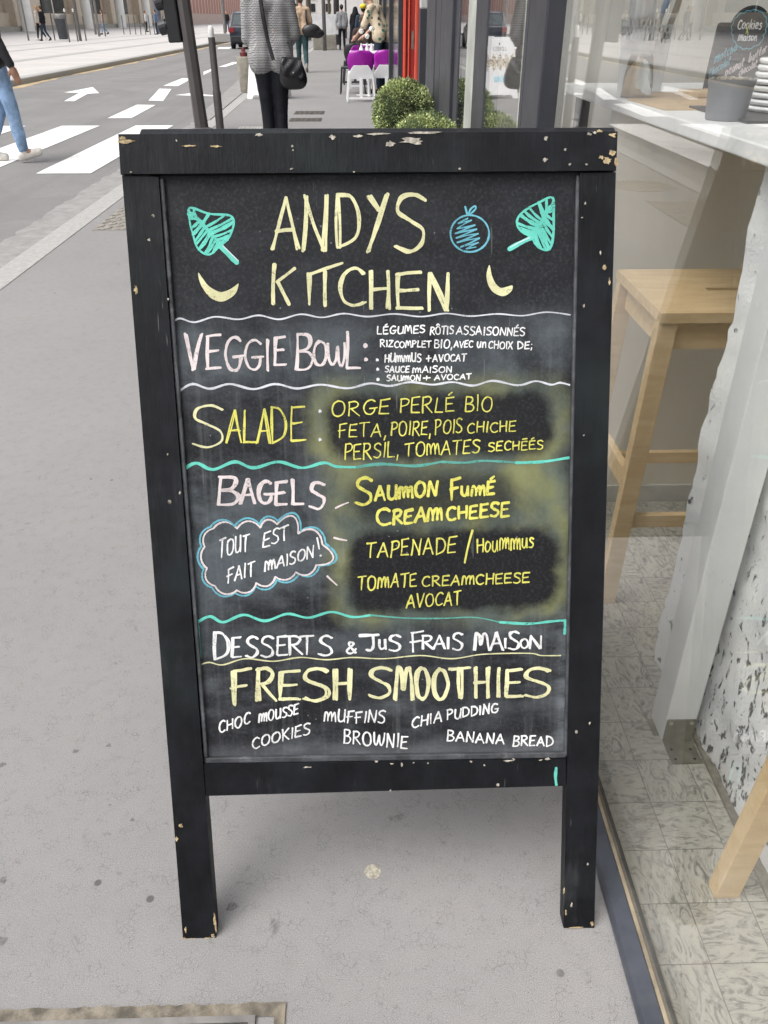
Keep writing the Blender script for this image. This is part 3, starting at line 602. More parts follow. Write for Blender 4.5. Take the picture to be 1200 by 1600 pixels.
for a in (('ORGE',(108,487),(365,474),66),('PERLÉ',(412,474),(655,466),68),('BIO',(705,464),(825,462),68),('FETA,',(140,580),(355,578),60),('POIRE,',(372,570),(552,572),62),('POIS',(570,567),(690,562),62),('CHICHE',(712,562),(930,553),45),('PERSIL,',(165,682),(410,668),68),('TOmATES',(435,666),(768,650),60),('SECHĒÉS',(808,642),(1052,633),40)):
    wd(t, c4, a[0], a[1], a[2], a[3], 2.1, 'yellow')
t.done('salad_lettering', panel)
t = T()
for ch, x0, x1, y0, y1 in (('B',255,375,92,252),('A',378,462,105,242),('G',478,565,116,240),('E',582,645,118,250),('L',672,735,105,245),('S',775,860,122,272)): t.glyph(ch, B(c5, x0, x1, y0, y1), 4.0, 'pink', True)
t.done('bagel_lettering', panel)
for l in ([(925,268),(998,236)],[(915,436),(988,452)],[(877,654),(933,706)]): t = T(); t.line(c5(l), 2.8, 'pink'); t.done('dash_mark', panel)
t = T()
t.glyph('S', B(c6, 165, 245, 80, 205), 4.6, 'yellow'); wd(t, c6, 'AUmON', (258,190), (548,165), 68, 4.3, 'yellow'); wd(t, c6, 'F', (612,178), (655,174), 95, 4.5, 'yellow'); wd(t, c6, 'umÉ', (660,166), (815,158), 58, 4.2, 'yellow')
t.glyph('C', B(c6, 262, 330, 224, 300), 5, 'yellow'); wd(t, c6, 'REAm', (340,300), (570,278), 68, 4.4, 'yellow'); wd(t, c6, 'CHEESE', (592,278), (885,258), 62, 4.0, 'yellow')
wd(t, c6, 'TAPENADE', (215,456), (635,430), 72, 2.4, 'yellow'); t.line(c6([(715,325),(678,478)]), 3.2, 'yellow'); wd(t, c6, 'Hoummus', (735,430), (1000,406), 66, 2.4, 'yellow')
wd(t, c6, 'TOmATE', (178,608), (450,586), 62, 2.4, 'yellow'); wd(t, c6, 'CREAmCHEESE', (478,588), (980,570), 48, 2.4, 'yellow'); wd(t, c6, 'AVOCAT', (405,690), (660,672), 62, 2.4, 'yellow')
t.done('filling_lettering', panel)
t = T()
cusp = [(230,385),(365,385),(497,380),(592,360),(712,412),(850,475),(815,592),(700,632),(583,658),(475,693),(365,735),(240,710),(195,610),(182,488)]
bul = [38,40,36,78,55,82,36,30,36,34,34,30,28,30]
def scallop(k, off, w, ink):
    cx, cy = 530, 545; n = len(cusp)
    for i in range(n):
        (xa, ya), (xb, yb) = cusp[i], cusp[(i+1) % n]; mx, my = (xa+xb)/2, (ya+yb)/2; L = math.hypot(xb-xa, yb-ya)
        nx, ny = (yb-ya)/L, -(xb-xa)/L
        P = []
        for j in range(9):
            f = j/8; h = math.sin(math.pi*f)**.75*bul[i]; x = xa+(xb-xa)*f+nx*h; y = ya+(yb-ya)*f+ny*h
            d = math.hypot(x-cx, y-cy); P.append((x+(x-cx)/d*off, y+(y-cy)/d*off))
        t.line(c5(P), w, ink)
scallop(0, 0, 2.8, 'pink'); scallop(0, 19, 3.0, 'blue')
wd(t, c5, 'TOUT', (262,548), (430,506), 98, 2.5, 'white'); wd(t, c5, 'EST', (512,490), (655,444), 82, 2.5, 'white'); wd(t, c5, 'FAIT', (310,695), (462,648), 82, 2.5, 'white'); wd(t, c5, 'mAISON', (522,628), (800,548), 66, 2.5, 'white'); t.line(c5([(820,436),(832,500)]), 2.5, 'white'); t.dot(*c5([(840,537)])[0], 1.7, 'white')
t.done('cloud_drawing', panel)
t = T()
for ch, x0, x1, y0, y1 in (('D',158,248,140,292),('E',260,312,165,280),('S',340,408,162,278),('S',425,498,160,278),('E',517,575,158,268),('R',583,660,160,264),('T',655,720,158,262),('S',755,832,158,270)): t.glyph(ch, B(c7, x0, x1, y0, y1), 2.9, 'white', True)
t.glyph('&', B(c7, 908, 968, 190, 258), 3.2, 'white')
t.line(c8([(5,132),(97,128)]), 5, 'white'); t.line(c8([(70,132),(72,180),(60,202),(38,200)]), 4.4, 'white')
for ch, x0, x1, y0, y1 in (('U',95,130,150,197),('S',145,202,130,205),('F',252,310,114,205),('R',305,358,132,196),('A',360,417,132,196),('I',424,438,140,196),('S',450,500,120,202),('M',555,628,118,202),('A',630,692,115,202),('I',698,712,146,192),('S',720,770,112,200),('O',776,814,148,192),('N',820,880,132,194)): t.glyph(ch, B(c8, x0, x1, y0, y1), 2.6, 'white', True)
t.done('dessert_lettering', panel)
t = T()
for ch, x0, x1, y0, y1 in (('F',262,365,348,540),('R',398,508,342,525),('E',528,645,358,522),('S',660,808,342,526),('H',838,938,346,520)): t.glyph(ch, B(c7, x0, x1, y0, y1), 4.3, 'lemon', True)
for ch, x0, x1, y0, y1 in (('S',45,158,286,430),('M',175,262,282,440),('O',270,334,286,436),('O',357,428,292,438),('T',438,532,290,432),('H',553,628,286,430),('I',662,682,290,426),('E',705,780,294,425),('S',790,920,288,428)): t.glyph(ch, B(c8, x0, x1, y0, y1), 4.3, 'lemon', True)
t.done('smoothie_lettering', panel)
t = T()
for a in (('CHOC',(188,712),(365,655),60),('mOUSSE',(415,652),(640,600),58),('mUFFINS',(785,642),(1130,655),66),('COOKIES',(378,800),(705,712),62)): wd(t, c7, a[0], a[1], a[2], a[3], 2.5, 'white')
t.word('BROWNIE', (537,1161), (636,1169), 20, 2.5, 'white')
for a in (('CHIA',(255,575),(400,545),50),('PUDDING',(425,538),(672,500),46),('BANANA',(425,636),(700,655),48),('BREAD',(742,662),(935,665),46)): wd(t, c8, a[0], a[1], a[2], a[3], 2.5, 'white')
t.done('treats_lettering', panel)
t = Text(lambda u, v: BP(u, v), .0012); t.line([(869,1200),(868,1214),(869.5,1227)], 4.2, 'mint'); t.b.build('mint_tick', [INK['mint']], root, rot=BE)

# ------------------------------------------------------------------ the cafe shop front and what stands behind its glass
GX = .437
def glass(name, tint=(.985,.99,.985), ior=1.52, dust=True):
    t = NT(name); geo = t.new('ShaderNodeNewGeometry'); fr = t.new('ShaderNodeFresnel')
    t.put(fr.inputs['IOR'], t.m('ADD', t.m('MULTIPLY', geo.outputs['Backfacing'], 1/ior-ior), ior))
    tr = t.new('ShaderNodeBsdfTransparent'); tr.inputs['Color'].default_value = (*tint, 1)
    gl = t.new('ShaderNodeBsdfGlossy'); gl.inputs['Roughness'].default_value = 0.0; gl.inputs['Color'].default_value = (1,1,1,1)
    mx = t.new('ShaderNodeMixShader'); t.t.links.new(fr.outputs[0], mx.inputs[0]); t.t.links.new(tr.outputs[0], mx.inputs[1]); t.t.links.new(gl.outputs[0], mx.inputs[2])
    
    if dust:                                                    # faint film of street dust and smears on the pane
        df = t.new('ShaderNodeBsdfDiffuse'); df.inputs['Color'].default_value = (.6,.59,.57,1); m2 = t.new('ShaderNodeMixShader')
        d = t.m('ADD', t.m('MULTIPLY', t.step(t.noise(1.0, 5, .7, vec=t.mapping(t.obj(), (1,5,2), (.4,0,0)), dist=.5), .5, .75), .05), t.m('MULTIPLY', t.step(t.vor(38), .06, .03), t.m('MULTIPLY', t.step(t.noise(6), .5, .6), .35)))
        t.put(m2.inputs[0], d); t.t.links.new(mx.outputs[0], m2.inputs[1]); t.t.links.new(df.outputs[0], m2.inputs[2]); t.t.links.new(m2.outputs[0], t.out.inputs['Surface'])
    else: t.t.links.new(mx.outputs[0], t.out.inputs['Surface'])
    return t.mat
M_glass = glass('window_glass')
M_anth = mat('anthracite_paint', (.030,.032,.041), .42, 0, .12, 5, .08, 90)
M_anth2 = mat('anthracite_paint_pale', (.036,.038,.047), .45, 0, .12, 5, .08, 90)
M_black = mat('black_gasket', (.010,.010,.012), .5)
M_rend = mat('pale_render', (.50,.48,.45), .9, 0, .08, 2, .2, 60)
M_wallin = mat('shop_wall', (.74,.72,.66), .8, 0, .05, 1.5, .1, 50)
FY0, FY1 = 2.10, 2.335                                     # the mullion where the big pane ends
shop = thing('cafe_building', 'cafe building with large glass shop front and anthracite frames on the right', 'building', (GX, 0, 0))
b = MB()                                                   # masonry above and behind, one shell, roof left open to brighten the shop
b.box(.40,.75,-14,2.75,2.75,13); b.box(.40,.75,2.75,7.0,2.75,13); b.box(.75,9,-14,-13.7,0,13); b.box(.75,9,6.7,7.0,0,13); b.box(9,9.3,-14,7,0,3.1); b.box(3.2,9,-13.7,6.7,2.9,3.1); b.box(.75,3.2,2.72,6.7,2.9,3.1); b.box(.75,3.2,-13.7,-2.6,2.9,3.1)
b.build('masonry', M_rend, shop, world=True)
b = MB(); b.box(.50,6.0,2.75,2.85,0,2.9); b.box(3.0,3.1,-4.0,2.75,0,2.9); b.box(.46,3.6,-4.1,-4.0,0,2.9); b.build('interior_wall', M_wallin, shop, world=True)
b = MB(); b.box(.4395,.70,-5,2.75,2.749,2.78); b.box(.70,3.6,-4,-2.6,2.85,2.88); b.build('ceiling', M_wallin, shop, world=True)
b = MB()  # bars of an unseen rooflight, added to let daylight into the shop
for k in range(6): b.box(.76,3.2,-2.6+k*1.06,-2.55+k*1.06,2.9,2.98)
b.build('added_rooflight_bar', M_wallin, shop, world=True)
b = MB()
sill = [(.3955,0),(.3945,.012),(.400,.0195),(.428,.021),(.428,0)]
b.prism([(x, -4, z) for x, z in sill], (0, FY0+4, 0)); b.build('sill', mat('sill_paint', (.050,.055,.070), .33, 0, .2, 14, .12, 120, dirt=(.085,.09,.10)), shop, world=True, bevel=.0015)
b = MB(); b.box(.4282,.4342,-4,FY0,0,.0225); b.build('glazing_bead', mat('brass_bead', (.30,.25,.18), .5, .3, .3, 20, .3, 100), shop, world=True)
b = MB(); b.box(.4344,.4475,-4,FY0,0,.019); b.build('gasket', mat('dirty_gasket', (.055,.052,.042), .8, 0, .4, 30, .3, 80, dirt=(.14,.13,.10)), shop, world=True)
b = MB(); b.box(GX-.003, GX+.004, -4, FY0+.01, .0192, 2.72); b.build('window_pane', M_glass, shop, world=True)
def jamb(nm, u0, u1, x0, x1, m, z0=0, z1=2.745, ur=198):
    ya, yb = AX(u1, ur, x0).y, AX(u0, ur, x0).y
    bb = MB(); bb.box(x0, x1, ya, yb, z0, z1); return bb.build(nm, m, shop, world=True, bevel=.004)
jamb('mullion', 813, 838, .405, .448, M_anth); jamb('mullion', 838.6, 841.5, .412, .446, M_black); jamb('mullion', 808, 812.5, .412, .446, M_anth2)
jamb('glazing_seal', 842, 845.5, .418, .444, M_anth2)
jamb('door_frame', 735, 752, .405, .455, M_anth); jamb('door_frame', 723.5, 734, .41, .45, mat('pale_strip', (.42,.44,.40), .5)); jamb('door_frame', 700.5, 711.5, .41, .455, M_anth)
jamb('door_frame', 684, 700, .395, .455, M_anth2); jamb('door_frame', 676, 683.5, .41, .455, M_anth); jamb('door_frame', 663, 675, .405, .455, M_anth2)
def pane(u0, u1, x, z0=.05):
    ya, yb = AX(u1, 198, x).y, AX(u0, 198, x).y
    bb = MB(); bb.box(x, x+.006, ya+.002, yb-.002, z0, 2.74); bb.build('door_pane', M_glass, shop, world=True)
pane(752.3, 808, .4085); pane(711.5, 723.5, .4135); jamb('door_frame', 752.3, 755, .4165, .45, mat('pale_green_strip', (.40,.45,.38), .5))
b = MB(); b.box(.405,.50,FY1+.05,4.2,0,.045); b.build('threshold', M_anth, shop, world=True)
b = MB(); b.box(.395,.47,-4,4.9,2.66,2.748); b.build('lintel', M_anth, shop, world=True)
b = MB(); b.box(1.5,1.55,2.852,6.69,0,2.9); b.build('lobby_wall', mat('lobby_dark', (.035,.04,.042), .5), shop, world=True)
# --- vinyl tile floor
def tiles(name):
    t = NT(name); o = t.obj(); x = t.xyz(); P = .1025
    ix = t.m('FLOOR', t.m('DIVIDE', t.m('SUBTRACT', x[0], .535), P)); iy = t.m('FLOOR', t.m('DIVIDE', t.m('SUBTRACT', x[1], .697), P))
    wn = t.new('ShaderNodeTexWhiteNoise'); wn.noise_dimensions = '2D'; t.put(wn.inputs['Vector'], t.vec(ix, iy, 0)); rnd = wn.outputs['Value']
    par = t.step(rnd, .49, .51)
    A = t.mapping(o, (1,.42,1)); Bv = t.mapping(o, (.42,1,1))
    v = t.mix(par, A, Bv)
    off = t.m('MULTIPLY', rnd, 37.0); vv = t.new('ShaderNodeVectorMath'); vv.operation = 'ADD'; t.put(vv.inputs[0], v); t.put(vv.inputs[1], t.vec(off, off, off))
    w = t.noise(44, 7, .68, vec=vv.outputs[0], dist=2.6); w2 = t.noise(20, 4, .6, vec=vv.outputs[0], dist=1.5)
    c = t.mix(t.step(w2, .35, .65), (.42,.40,.345), (.475,.455,.40))
    c = t.mix(t.m('MULTIPLY', t.step(w, .47, .60), .8), c, (.20,.20,.18)); c = t.mix(t.m('MULTIPLY', t.step(w, .58, .64), .6), c, (.11,.11,.095))
    c = t.mix(t.m('MULTIPLY', t.step(w, .42, .35), .5), c, (.52,.49,.40))
    c = t.mix(t.m('MULTIPLY', rnd, .16), c, (.30,.29,.24))
    fx = t.m('ABSOLUTE', t.m('SUBTRACT', t.m('FRACT', t.m('DIVIDE', t.m('SUBTRACT', x[0], .535), P)), .5)); fy = t.m('ABSOLUTE', t.m('SUBTRACT', t.m('FRACT', t.m('DIVIDE', t.m('SUBTRACT', x[1], .697), P)), .5))
    g = t.step(t.m('MAXIMUM', fx, fy), .490, .4955)
    c = t.mix(t.m('MULTIPLY', g, .8), c, (.10,.095,.08))
    dirt = t.step(t.noise(5, 5, .7), .55, .75); c = t.mix(t.m('MULTIPLY', dirt, .3), c, (.2,.18,.14))
    t.bsdf(c, t.m('ADD', t.m('MULTIPLY', w2, .2), .32), 0, t.bump(t.m('MULTIPLY', g, -1), .3, .002), .5); return t.mat
b = MB(); b.add([(.4475,-4,.004),(3.6,-4,.004),(3.6,2.75,.004),(.4475,2.75,.004)], [(0,1,2,3)]); struct(b.build('shop_floor', tiles('vinyl_tile')))
b = MB(); b.add([(.76,2.852,.004),(8.9,2.852,.004),(8.9,6.69,.004),(.76,6.69,.004)], [(0,1,2,3)]); struct(b.build('lobby_floor', mat('lobby_floor', (.12,.12,.11), .5)))
# --- partition under the counter and its baseboard
part = thing('low_partition', 'plain beige partition under the white counter behind the stool', 'partition', (1.6, 2.16, 0))
b = MB(); b.box(.62,2.9,2.125,2.2,.062,1.085); b.build('board', mat('partition_paint', (.66,.62,.53), .6, 0, .05, 3), part, world=True)
b = MB(); b.box(.62,2.9,2.118,2.2,.004,.0615); b.build('baseboard', mat('baseboard_paint', (.52,.51,.47), .5), part, world=True, bevel=.002)
# --- rough painted stub wall with the white post before it
def roughpaint():
    t = NT('rough_white_wall'); o = t.obj()
    v = t.mapping(o, (1,1,.55), (.35,0,0)); n = t.noise(46, 6, .62, vec=v, dist=.6); m2 = t.noise(70, 4, .6, vec=v); x = t.xyz()
    low = t.step(x[2], .75, .05)
    f = t.m('ADD', t.m('ADD', t.m('MULTIPLY', n, .72), t.m('MULTIPLY', m2, .28)), t.m('MULTIPLY', low, .045))
    fl = t.step(t.m('ADD', f, t.m('MULTIPLY', t.step(t.noise(3.5, 2), .40, .62), .035)), .605, .665)
    c = t.mix(t.step(t.noise(6, 4), .35, .7), (.72,.73,.74), (.82,.82,.80)); c = t.mix(t.m('MULTIPLY', t.step(t.noise(11, 3), .6, .7), .3), c, (.66,.62,.52))
    c = t.mix(fl, c, t.mix(m2, (.03,.03,.032), (.24,.23,.22)))
    h = t.m('ADD', t.m('MULTIPLY', fl, -1.0), t.m('MULTIPLY', t.noise(150, 3), .5))
    t.bsdf(c, .75, 0, t.bump(h, .8, .005), .3); return t.mat
from mathutils import noise as mno
wall = thing('stub_wall', 'rough white painted stub wall with black flecks where the paint is missing', 'wall', (.70, .6, 0))
b = MB(); ny, nz = 90, 60; ya, yb, zt = -.6, 1.40, 1.085
vs = []
def disp(y, z): return .012*mno.noise(V(y*7, z*7, .3)) + .009*mno.noise(V(y*19, z*15, 2.3)) + .005*mno.noise(V(y*47, z*40, 5.3))
for i in range(ny+1):
    for j in range(nz+1):
        y = ya+(yb-ya)*i/ny; z = zt*j/nz; x = .690 + disp(y, z) - .028*max(0, (y-1.22)/.18)**2
        if i == ny: y += .008*mno.noise(V(z*9, 3, 1)) + .006*mno.noise(V(z*31, 3, 4))
        vs.append((x, y, z))
b.add(vs, [(i*(nz+1)+j, (i+1)*(nz+1)+j, (i+1)*(nz+1)+j+1, i*(nz+1)+j+1) for i in range(ny) for j in range(nz)])
vs = []                                                   # jagged far end
for i in range(10):
    for j in range(nz+1):
        z = zt*j/nz; x = .664+.026*0 + i*.03; e = .008*mno.noise(V(z*9, 3, 1)) + .006*mno.noise(V(z*31, 3, 4))
        vs.append(((.690+disp(yb, z)-.028) if i == 0 else x+.01, yb+e+ (0 if i == 0 else .012*mno.noise(V(x*20, z*14, 8))+.012), z))
b.add(vs, [(i*(nz+1)+j, (i+1)*(nz+1)+j, (i+1)*(nz+1)+j+1, i*(nz+1)+j+1) for i in range(9) for j in range(nz)])
b.box(.75,.95,ya,1.36,0,zt-.002)
b.build('masonry', roughpaint(), wall, world=True, smooth=True)
b = MB(); b.prism([(.668,-.6,.004),(.70,-.6,.004),(.70,1.22,.004),(.672,1.22,.004)], (0,0,.006)); b.build('mortar_fillet', mat('mortar', (.23,.21,.17), .95, 0, .3, 40, .6, 120), wall, world=True)
post = thing('counter_post', 'square white post with steel foot bracket carrying the counter', 'post', (.635,1.19,.004))
M_wpost = mat('white_post_paint', (.70,.71,.70), .5, 0, .05, 5, .08, 60, dirt=(.62,.63,.62))
b = MB(); b.box(.604,.667,1.158,1.226,.004,1.084); b.build('shaft', M_wpost, post, world=True, bevel=.0015)
M_steel = mat('bracket_steel', (.30,.285,.22), .42, .7, .2, 25, .2, 90)
b = MB(); b.box(.606,.666,1.1552,1.1575,.004,.064); b.box(.606,.667,1.094,1.1550,.0045,.0068); b.box(.592,.6035,1.17,1.215,.0045,.0068)
for y in (1.105,1.13): 
    for x in (.616,.655): b.lathe([(.0028,.0066),(.0028,.0074),(.001,.0074)], (x,y,0), 10, mi=1)
b.build('bracket', [M_steel, M_black], post, world=True)
for x in (.615,.657):
    b = MB(); b.lathe([(.004,0),(.004,.0012),(.0016,.0016)], n=12); b.xf(Matrix.Translation(V(x,1.1551,.055)) @ Matrix.Rotation(R(90), 4, 'X')); b.build('screw', mat('screw_zinc', (.6,.58,.5), .35, .8), post, world=True)
# --- counter
counter = thing('bar_counter', 'white painted bar counter running along the inside of the window', 'counter', (.8,1.6,1.09))
M_marb = NT('counter_white'); _v = M_marb.noise(5, 6, .7, dist=1.2)
M_marb.bsdf(M_marb.mix(M_marb.m('MULTIPLY', M_marb.step(_v, .48, .66), .5), (.80,.80,.79), (.60,.61,.62)), .38, 0, None, .5); M_marb = M_marb.mat
b = MB(); b.box(.608,1.35,.25,2.69,1.0885,1.115); b.build('countertop', M_marb, counter, world=True, bevel=.003)
b = MB(); b.beam((.65,2.62,.004),(.65,2.62,1.0883),.035,.035,(0,1,0)); b.build('leg', M_anth2, counter, world=True); b = MB(); b.beam((1.25,2.62,.004),(1.25,2.62,1.0883),.035,.035,(0,1,0)); b.build('leg', M_anth2, counter, world=True)
b = MB(); b.tube([(.70,1.25,1.087),(.69,1.245,1.065),(.675,1.25,1.05),(.668,1.262,1.045)], .0022, 6); tag(b.build('cable', M_black), 'short black cable hanging from the underside of the counter', 'cable')
# --- stools
M_birch = NT('birch'); _w = M_birch.noise(1.0, 5, .6, vec=M_birch.mapping(M_birch.obj(), (8,45,45)), dist=.4)
M_birch.bsdf(M_birch.mix(M_birch.step(_w, .3, .7), (.60,.43,.23), (.70,.53,.31)), .42, 0, M_birch.bump(_w, .06, .001)); M_birch = M_birch.mat
def stool(loc, rz, label):
    t = thing('bar_stool', label, 'stool', loc, rz, 'birch bar stools at the window counter')
    hx, hy, H = .20, .172, .75
    # seat with a slot to lift it by: four boards round the opening
    b = MB(); sx, sy = .042, .0105
    b.box(-hx,hx,-hy,-sy,H-.022,H); b.box(-hx,hx,sy,hy,H-.022,H); b.box(-hx,-sx,-sy,sy,H-.022,H); b.box(sx,hx,-sy,sy,H-.022,H)
    me = b
    o = me.build('seat', M_birch, t)
    bm = bmesh.new(); bm.from_mesh(o.data); bmesh.ops.remove_doubles(bm, verts=bm.verts, dist=1e-5); bm.to_mesh(o.data); bm.free()
    for sx_ in (-1,1):
        for sy_ in (-1,1):
            b = MB(); x0, y0 = sx_*(hx-.022), sy_*(hy-.022); x1, y1 = sx_*(hx+.012), sy_*(hy+.004); w = .021
            b.hexa([(x1-w,y1-w*.72,0),(x1+w,y1-w*.72,0),(x1+w,y1+w*.72,0),(x1-w,y1+w*.72,0)], [(x0-w,y0-w*.72,H-.0225),(x0+w,y0-w*.72,H-.0225),(x0+w,y0+w*.72,H-.0225),(x0-w,y0+w*.72,H-.0225)])
            b.build('leg', M_birch, t, bevel=.002)
    b = MB()
    for s in (-1,1):
        b.beam((-hx+.044, s*(hy-.030), H-.055), (hx-.044, s*(hy-.030), H-.055), .018, .062, (0,0,1)); b.beam((s*(hx-.030), -hy+.040, H-.055), (s*(hx-.030), hy-.040, H-.055), .018, .062, (0,0,1))
    b.build('apron', M_birch, t)
    for s in (-1,1):
        b = MB(); b.beam((-hx+.02, s*(hy-.008), .235), (hx-.02, s*(hy-.008), .235), .018, .034, (0,0,1)); b.build('stretcher', M_birch, t, bevel=.0015)
        b = MB(); b.beam((s*(hx-.004), -hy+.01, .33), (s*(hx-.004), hy-.01, .33), .018, .05, (0,0,1)); b.build('stretcher', M_birch, t, bevel=.0015)
    return t
stool((.822,1.805,.004), 0, 'birch bar stool with hand slot in its seat standing under the counter')
stool((.815,.645,.004), R(0), 'birch bar stool of which one leg shows by the rough wall')
# --- things on the counter
CT = 1.1152
t = thing('drinking_glass', 'clear drinking glass turned upside down on the white counter', 'glass', (.664,2.165,CT))
b = MB(); prof = [(.0365,0),(.0365,.004),(.034,.045),(.028,.085),(.025,.092),(.0,.093),(.0,.088),(.023,.086),(.026,.08),(.0318,.045),(.0343,.003),(.0345,0)]
vsn = 32; b.lathe(prof[:5]+[(.002,.0925)], n=vsn); b.lathe([(.0345,.0003),(.0343,.004),(.0318,.045),(.026,.08),(.023,.086),(.002,.0865)], n=vsn)
tg = NT('tumbler_glass'); tg.bsdf((.96,.98,.97), 0.02, 0, None, .5, Transmission_Weight=1.0, IOR=1.5); b.build('tumbler', tg.mat, t, smooth=True, angle=40)
def lace_pot(loc, h, r, label):
    t = thing('utensil_pot', label, 'pot', loc, 0, 'white pots with lace rim on the counter')
    b = MB(); b.lathe([(r*.82,0),(r*.9,h*.3),(r,h*.72),(r*.97,h*.72),(r*.86,h*.3),(r*.78,.004)], n=28); b.build('body', M_cer, t, smooth=True, angle=50)
    b = MB(); n = 26                                      # pierced rim: rings of little loops
    for lev in range(3):
        for k in range(n):
            a = 2*math.pi*(k+.5*(lev % 2))/n; z = h*(.76+.085*lev); rr = r*(1.0+.03*lev); w = 2*math.pi*rr/n*.5
            P = []
            for q in range(9):
                p = 2*math.pi*q/8; P.append((math.cos(a)*rr - math.sin(a)*math.cos(p)*w, math.sin(a)*rr + math.cos(a)*math.cos(p)*w, z + math.sin(p)*h*.05))
            b.tube(P, .0012, 5)
    b.lathe([(r*1.06,h*.985),(r*1.085,h),(r*1.05,h),(r*1.03,h*.985)], n=28); b.build('lace_rim', M_cer, t)
    return t
M_cer = mat('white_ceramic', (.80,.81,.80), .25)
lace_pot((.688,2.29,CT), .165, .042, 'tall white pot with pierced lace rim holding a white paper roll')
lace_pot((.765,2.40,CT), .150, .040, 'white lace rimmed pot holding a blue spatula behind the upturned glass')
b = MB(); b.lathe([(.031,0),(.032,.003),(.032,.33),(.031,.333),(.009,.333),(.009,.3)], n=28); o = b.build('paper_roll', mat('white_paper', (.78,.79,.80), .8), None, smooth=True, angle=40); o.location = (.688,2.29,CT+.03); tag(o, 'white roll of paper standing upright in the tall lace pot', 'paper roll')
t = thing('spatula', 'pale blue kitchen spatula leaning in the lace rimmed pot', 'spatula', (.765,2.40,CT+.03))
M_bl = mat('blue_silicone', (.28,.36,.50), .4)
b = MB(); b.tube([(-.01,0,.005),(.004,-.005,.13)], .006, 8); b.build('handle', mat('wooden_handle', (.45,.32,.2), .6), t)
b = MB(); b.tube([(.003,-.005,.125),(.010,-.006,.16),(.022,-.008,.20),(.034,-.010,.235),(.040,-.01,.25)], [.008,.021,.026,.022,.006], 12, sx=.28); b.build('blade', M_bl, t, smooth=True)
b = MB(); b.box(-.008,.008,-.0015,.0015,0,.29); b.xf(Matrix.Translation(V(.775,2.42,CT+.03)) @ Matrix.Rotation(R(14), 4, 'Y')); tag(b.build('wooden_stick', mat('stick_wood', (.42,.36,.28), .6)), 'thin wooden stirrer standing in the lace pot beside the spatula', 'stirrer')
b = MB(); b.prism([(.625,2.10,CT),(.632,1.85,CT),(.745,1.85,CT),(.84,2.16,CT),(.83,2.33,CT),(.70,2.335,CT)], (0,0,.0015)); tag(b.build('kraft_mat', mat('kraft_paper', (.48,.345,.20), .85, 0, .08, 12, .15, 90)), 'brown kraft paper sheet lying on the counter beside the upturned glass', 'paper mat')
b = MB(); b.box(-.06,.075,-.05,.04,0,.014); b.xf(Matrix.Translation(V(.845,2.18,CT+.0016)) @ Matrix.Rotation(R(12), 4, 'Z')); tag(b.build('wooden_board', mat('board_wood', (.58,.42,.24), .6, 0, .2, 12), bevel=.003), 'small pale wooden board at the foot of the cookie sign', 'board')
t = thing('plant_pot', 'small grey pot of dry soil on the counter before the cookie sign', 'pot', (.688,1.67,CT))
b = MB(); b.lathe([(.034,0),(.036,.002),(.0405,.058),(.0420,.060),(.0425,.069),(.0395,.069),(.0385,.058)], n=36); b.build('pot', mat('grey_pot', (.17,.18,.195), .5, 0, .06, 8), t, smooth=True, angle=35)
b = MB(); random.seed(5); b.lathe([(.0385,.058),(.030,.064),(.015,.070),(.003,.069)], n=22)
for k in range(60):
    a = random.uniform(0, 6.28); r = random.uniform(0,.034); b.ell((r*math.cos(a), r*math.sin(a), .064+random.uniform(0,.006)), (.004,.003,.003), 5)
b.build('soil', mat('dry_soil', (.30,.265,.22), .95, 0, .4, 80, .5, 200), t)
t = thing('saucer_stack', 'stack of white rimmed saucers at the end of the counter', 'stack of saucers', (.848,1.77,CT+.006))
for k in range(8):
    b = MB(); z = k*.0118; r = .076-.0012*k; b.lathe([(r*.6,z),(r*.96,z+.001),(r,z+.0045),(r,z+.0065),(r*.97,z+.0095),(r*.6,z+.0075)], n=40); b.build('saucer', M_cer, t, smooth=True, angle=30)
b = MB(); b.box(.70,.98,1.60,1.90,CT,CT+.005); tag(b.build('slate_tray', mat('slate_tray', (.03,.031,.033), .4), bevel=.001), 'flat dark slate tray under the stack of white saucers', 'tray')
# --- cookie sign
SY = 2.352
sg = thing('cookie_sign', 'small black chalkboard reading Cookies maison with arched top behind the grey pot', 'sign', (1.02, SY, CT))
def SP(u, v): p = AY(u, v, SY-.012); return p.x, p.z
ol = [(1098,143),(1122,40),(1124,36.5),(1127,35),(1144,35.2)] ; P = [SP(*p) for p in ol]
cx, cz = SP(1172, 45); q = SP(1144, 35.2); rad = math.hypot(q[0]-cx, q[1]-cz); a0 = math.atan2(q[1]-cz, q[0]-cx)
P += [(cx+rad*math.cos(a0-k*(a0-.05)/14), cz+rad*math.sin(a0-k*(a0-.05)/14)) for k in range(1,15)]
rx = cx + (cx-P[1][0]); P += [(rx-.006, P[3][1]), (rx, P[1][1]), (rx+.02, P[0][1])]
for i in (0, -1): P[i] = (P[i][0], CT)
b = MB(); b.prism([(x, SY-.012, z) for x, z in P], (0,.008,0)); face = b.build('sign_panel', mat('sign_black', (.016,.017,.019), .5, 0, .3, 10), sg, world=True, bevel=.001)
ss = Text(lambda u, v: (lambda p: (p[0]-1.02, p[1]-CT))(SP(u, v)), -.012)
cs = conv(5.714, 1040, 0)
sc = [(640,150),(700,120),(760,100),(830,100),(875,140),(895,190),(890,260),(870,310),(850,370),(790,410),(720,430),(670,420),(625,380),(605,320),(595,270),(605,210)]
